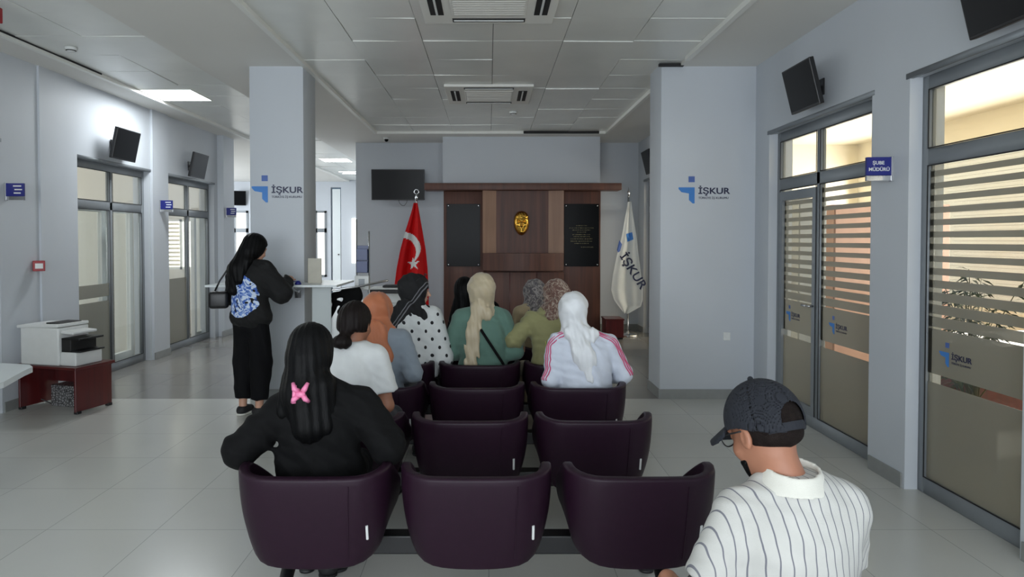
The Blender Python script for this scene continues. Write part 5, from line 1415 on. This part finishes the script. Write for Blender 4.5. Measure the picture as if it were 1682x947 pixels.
# --- G: white scarf and track jacket with pink stripes
t, J, lo, hi = person('woman in white headscarf and white jacket with pink sleeve stripes', (0.63, 4.47), 0, M_track, g=1.12, puff=0.014, seed=31, fold=0.010, cres=0.009,
    pose=dict(head=(-0.065, 0.02, 1.085), neck=(-0.04, 0, 0.965), shL=(-0.175, -0.01, 0.875), shR=(0.165, -0.01, 0.875), chest=(-0.01, -0.04, 0.79), waist=(0, -0.05, 0.66), elL=(-0.215, -0.07, 0.655), elR=(0.27, 0.0, 0.675), wrL=(-0.12, 0.17, 0.60), wrR=(0.14, 0.2, 0.60), hyaw=0, hpitch=-12))
scarf(t, J, M_scarfw, seed=17, tail=[((-0.045, -0.09, 0.96), (-0.015, -0.155, 0.82), 0.07, 0.075, 0.5), ((-0.015, -0.155, 0.82), (0.03, -0.165, 0.67), 0.065, 0.02, 0.35), ((-0.08, -0.09, 0.97), (0.05, -0.09, 0.95), 0.05, 0.045, 0.7)], drape=0.15, top_k=1.03)
jacket = [c for c in t.children if c.name.startswith('top')][0]
def stripe_on(mesh_o, P0, P1, nrm, m, width=0.006, root=None, push=0.25):
    """ribbon laid on the garment surface: shot along -nrm from outside"""
    b = BM(); n = 26; L = []
    from mathutils.bvhtree import BVHTree
    bv = BVHTree.FromPolygons([v.co for v in mesh_o.data.vertices], [tuple(p.vertices) for p in mesh_o.data.polygons])
    pts = []
    for i in range(n + 1):
        p = P0(i / n); nn = nrm(i / n).normalized(); hit = bv.ray_cast(p + nn * push, -nn)
        if hit[0] is not None: pts.append((hit[0] + hit[1] * 0.0015, nn, hit[1]))
    if len(pts) < 3: return
    tube(b, [p[0] for p in pts], width * 0.5, 6); return obj('pink_stripe', b, m, root, smooth=True)
for s in 'LR':
    sh, el, nk = Vector(J['sh' + s]), Vector(J['el' + s]), Vector(J['neck'])
    sg = -1 if s == 'L' else 1
    for k in range(3):
        dy = (k - 1) * 0.017
        def path(u, dy=dy):
            a = nk + Vector((sg * 0.06, -0.02, -0.02))
            return a.lerp(sh, u / 0.35) + Vector((0, dy - 0.03, 0)) if u < 0.35 else sh.lerp(el, (u - 0.35) / 0.65) + Vector((0, dy - 0.03, 0))
        def nr(u): return Vector((sg * 0.25, -0.2, 1)) if u < 0.25 else Vector((sg * 1.0, -0.35, 1.3 * max(0, 0.55 - u)))
        stripe_on(jacket, path, None, nr, M_pinkc, 0.0085, t)

# --- H: man with cap in the foreground
t, J, lo, hi = person('man in dark cap, glasses and cream pinstriped polo at lower right', (0.80, 1.76), 6, M_stripe, sleeve='short', g=0.98, skin=M_skin2, puff=0.010, seed=37, fold=0.0045, hres=0.005, cres=0.007, bottom=M_jean,
    pose=dict(head=(-0.045, 0.055, 1.045), neck=(0.0, 0.0, 0.93), shL=(-0.140, 0.02, 0.835), shR=(0.140, -0.01, 0.860), chest=(0.005, -0.02, 0.77), waist=(0, -0.02, 0.64), elL=(-0.245, 0.00, 0.60), elR=(0.195, 0.10, 0.62), wrL=(-0.262, 0.19, 0.585), hdL=(0.2, 0.5, -1.0), wrR=(0.10, 0.33, 0.56), hyaw=19, hpitch=-25, hroll=0, knL=(-0.05, 0.38, .45), knR=(.14, .40, .45)))
face(t, J, M_hairk)
c, R = J['head'], J['R']
def W(x, y, z): return Vector(c + R @ V3(x, y, z))
# short hair under the cap, beard
def fn(P):
    q = (P - c) @ R; d = ell(q, (0, -0.018, 0.026), (0.0815, 0.101, 0.094)); d = smin(d, ell(q, (0, -0.050, -0.02), (0.060, 0.046, 0.055)), 0.02)
    d = smax(d, q[:, 1] - 0.004, 0.008); d = smax(d, -(q[:, 2] + 0.050 - 0.012 * np.clip(np.abs(q[:, 0]) / 0.06, 0, 1)), 0.022); d = smax(d, -ell(q, (0.083, 0.0, -0.01), (0.02, 0.025, 0.04)), 0.006)
    return smax(d, -ell(q, (-0.083, 0.0, -0.01), (0.02, 0.025, 0.04)), 0.006)
sdf_obj('short_hair', fn, c - .2, c + .2, 0.005, mat('short_cropped_hair', srgb(30, 24, 22), 0.8, var=0.3, nscale=60, bump=0.5, bscale=400, spec=0.1), t)
def fn(P):
    q = (P - c) @ R; d = head_sdf(P, c, R) - 0.005
    d = smax(d, q[:, 2] + 0.055, 0.012); d = smax(d, -(q[:, 1] - 0.035 + (q[:, 2] + 0.06) * 0.6), 0.012); d = smax(d, -(q[:, 2] + 0.125), .01)
    return smax(d, -ell(q, (0, 0.098, -0.058), (0.024, 0.03, 0.010)), 0.004)
sdf_obj('beard', fn, c - .2, c + .2, 0.004, M_hairk, t)
# the cap: crown with a rear arch opening, curved brim, strap, button, badge
def fn(P):
    q = (P - c) @ R; e = ell(q, (0, -0.012, 0.034), (0.094, 0.113, 0.112))
    ii = ell(q, (0, -0.012, 0.034), (0.090, 0.109, 0.108)); d = np.maximum(e, -ii)
    zc = q[:, 2] - (0.022 + 0.06 * q[:, 1] - 0.030 * np.clip(-q[:, 1] * 10, 0, 1))
    d = smax(d, -zc, 0.003)
    arch = ell(q, (0, -0.12, 0.018), (0.040, 0.06, 0.042)); d = smax(d, -arch, 0.003)
    ang = np.arctan2(q[:, 0], q[:, 1] + 0.012); seam = np.abs(((ang / (math.pi / 3)) % 1.0) - 0.5)
    return d + 0.0012 * np.exp(-((seam - 0.5) / 0.02) ** 2)
capo = sdf_obj('cap', fn, c - .22, c + .25, 0.0035, M_capc, t)
def fn(P):
    q = (P - c) @ R; rr = np.sqrt((q[:, 0] / 0.088) ** 2 + ((q[:, 1] - 0.078) / 0.098) ** 2)
    zz = q[:, 2] - (0.046 - 0.34 * (q[:, 1] - 0.09) - 5.5 * q[:, 0] ** 2)
    d = np.maximum((rr - 1) * 0.08, np.abs(zz) * 0.7 - 0.0045); d = smax(d, -(q[:, 1] - 0.072 + 2 * q[:, 0] ** 2), 0.002); return d
sdf_obj('brim', fn, c - .22, c + .28, 0.0035, M_capc, capo)
b = BM(); ring = [W(0.075 * math.sin(a), -0.012 - 0.106 * math.cos(a), 0.004 - 0.004 * math.cos(a)) for a in [(-1 + i / 7) * 0.95 for i in range(15)]]
v = []
for p, nx_ in zip(ring, range(15)):
    up = Vector(R @ V3(0, 0, 1)); outw = (p - W(0, -0.012, 0)).normalized()
    v.append([b.verts.new(p + up * dz + outw * do) for dz, do in ((-0.011, 0), (-0.011, 0.004), (0.011, 0.004), (0.011, 0))])
for i in range(14):
    for k in range(4): b.faces.new((v[i][k], v[i][(k + 1) % 4], v[i + 1][(k + 1) % 4], v[i + 1][k]))
b.faces.new(v[0]); b.faces.new(v[-1][::-1]); obj('strap', b, M_capc, capo)
b = BM(); bmesh.ops.create_uvsphere(b, u_segments=12, v_segments=8, radius=0.008, matrix=Matrix.Translation(W(0, -0.012, 0.147))); obj('button', b, M_capc, capo, smooth=True)
def fn(P):
    q = (P - c) @ R; e = ell(q, (0, -0.012, 0.034), (0.0965, 0.1155, 0.1145)); d = np.maximum(e, -ell(q, (0, -0.012, 0.034), (0.093, 0.112, 0.111)))
    return np.maximum(d, ell(q, (0, 0.10, 0.085), (0.036, 0.05, 0.026)))
sdf_obj('white_badge', fn, c - .22, c + .25, 0.003, M_whitec, capo)
# glasses
b = BM()
for s in (-1, 1):
    tube(b, [W(s * 0.033 + 0.025 * math.cos(a), 0.112 - 0.008 * abs(math.cos(a)), 0.008 + 0.021 * math.sin(a)) for a in [2 * math.pi * i / 20 for i in range(21)]], 0.0018, 6, cap=False)
    tube(b, [W(s * 0.058, 0.104, 0.016), W(s * 0.078, 0.06, 0.016), W(s * 0.084, -0.005, 0.014)], 0.0022, 6)
tube(b, [W(-0.009, 0.113, 0.012), W(0.009, 0.113, 0.012)], 0.0018, 6)
gl = obj('glasses', b, M_black, t, smooth=True)
for s in (-1, 1):
    b = BM(); vs = [b.verts.new(W(s * 0.033 + 0.024 * math.cos(a), 0.111 - 0.008 * abs(math.cos(a)), 0.008 + 0.020 * math.sin(a))) for a in [2 * math.pi * i / 20 for i in range(20)]]; b.faces.new(vs); obj('lens', b, M_glass, gl)
# polo collar
nk = J['neck']
def fn(P):
    q = P - nk; r_ = np.sqrt((q[:, 0] / 1.08) ** 2 + (q[:, 1] + 0.006) ** 2); rad = 0.063 + np.clip(0.034 - q[:, 2], 0, .1) * 0.50
    d = np.abs(r_ - rad) - 0.0045; d = np.maximum(d, q[:, 2] - 0.044 - 0.15 * q[:, 1]); d = np.maximum(d, -0.010 - q[:, 2]); return np.maximum(d, -(0.10 - q[:, 1] + 0 * q[:, 2]))
sdf_obj('collar', fn, nk - .14, nk + .14, 0.0045, cloth('cream_collar', srgb(212, 210, 200)), t)

# --- S: standing woman writing at the counter
t, J, lo, hi = person('standing woman in black with blue and white print, long black hair', (-2.13, 5.98), -22, M_print, g=1.0, puff=0.035, seed=41, fold=0.011, standing=True, bottom=M_blackc2, skin=M_skin,
    cres=0.010, curl=0.8,
    pose=dict(hip=(0, 0, 0.86), waist=(0, 0.0, 1.03), chest=(0, -0.01, 1.20), neck=(0, 0.01, 1.37), head=(0.015, 0.05, 1.487), shL=(-0.155, 0, 1.30), shR=(0.155, 0, 1.30), elL=(-0.235, 0.06, 1.06), elR=(0.255, 0.10, 1.10), wrL=(-0.10, 0.30, 1.20), wrR=(0.16, 0.30, 1.195),
              knL=(-0.095, 0.02, 0.48), knR=(0.095, 0.02, 0.48), anL=(-0.09, -0.01, 0.085), anR=(0.085, 0.0, 0.085), hem=0.70, hipw=0.085, pant=0.035, cuff=0.065, wsole=True, hyaw=-6, hpitch=-18), toes=dict(L=(-0.05, 1, 0), R=(0.9, 0.6, 0)))
hair(t, J, M_hairk, [((0.0, -0.03, 1.46), (-0.05, -0.10, 1.30), 0.088, 0.080), ((-0.05, -0.10, 1.32), (-0.075, -0.125, 1.13), 0.08, 0.05), ((-0.10, -0.06, 1.36), (-0.14, -0.10, 1.17), 0.045, 0.03), ((0.03, -0.08, 1.38), (0.0, -0.13, 1.22), 0.05, 0.04)], cutz=-0.12, big=1.12, seed=8)
# handbag hanging from her left shoulder
t = empty('handbag', (-2.40, 5.97, 0.96), 0.2, 'small black handbag hanging at the standing woman\'s left side', 'bag')
b = BM(); box(b, -0.095, 0.075, -0.05, 0.05, 0, 0.155, 0.03, 3); obj('body', b, M_black, t, smooth=True)
b = BM(); tube(b, [(-0.05, 0, 0.14), (0.0, 0.0, 0.25), (0.08, 0.0, 0.37), (0.105, 0.02, 0.395), (0.09, 0.03, 0.32), (0.06, 0.02, 0.14)], 0.008, 8); obj('strap', b, M_black, t, smooth=True)

# --- black jacket hung over a stand beside the copier
t = empty('draped_jacket', (-1.43, 6.6, 0), 0, 'black cloth jacket draped over a slim stand beside the brochure stand', 'jacket')
def fn(P):
    d = union(0.02, cap(P * [1, 1.8, 1], V3(-0.10, 0, 1.02), V3(0.12, 0, 1.07), 0.035, 0.05), cap(P * [1, 1.8, 1], V3(0.10, 0, 1.02), V3(-0.02, 0, 0.86), 0.085, 0.05), cap(P * [1, 1.8, 1], V3(-0.05, 0, 0.95), V3(-0.16, 0, 0.98), 0.03, 0.012), cap(P * [1, 1.8, 1], V3(-0.09, 0, 0.93), V3(-0.19, 0, 0.68), 0.03, 0.014))
    return d * 0.7 - folds(P, 50, 0.003, 3)
sdf_obj('cloth', fn, (-.35, -.2, .55), (.35, .2, 1.25), 0.008, M_blackc, t)
b = BM(); tube(b, [(0.05, 0.0, 0.01), (0.05, 0.0, 1.03)], 0.011, 10); lathe(b, [(0.12, 0), (0.12, 0.012), (0.02, 0.03)], (0.05, 0.0, 0), 20); obj('stand', b, M_chrome, t, smooth=True)
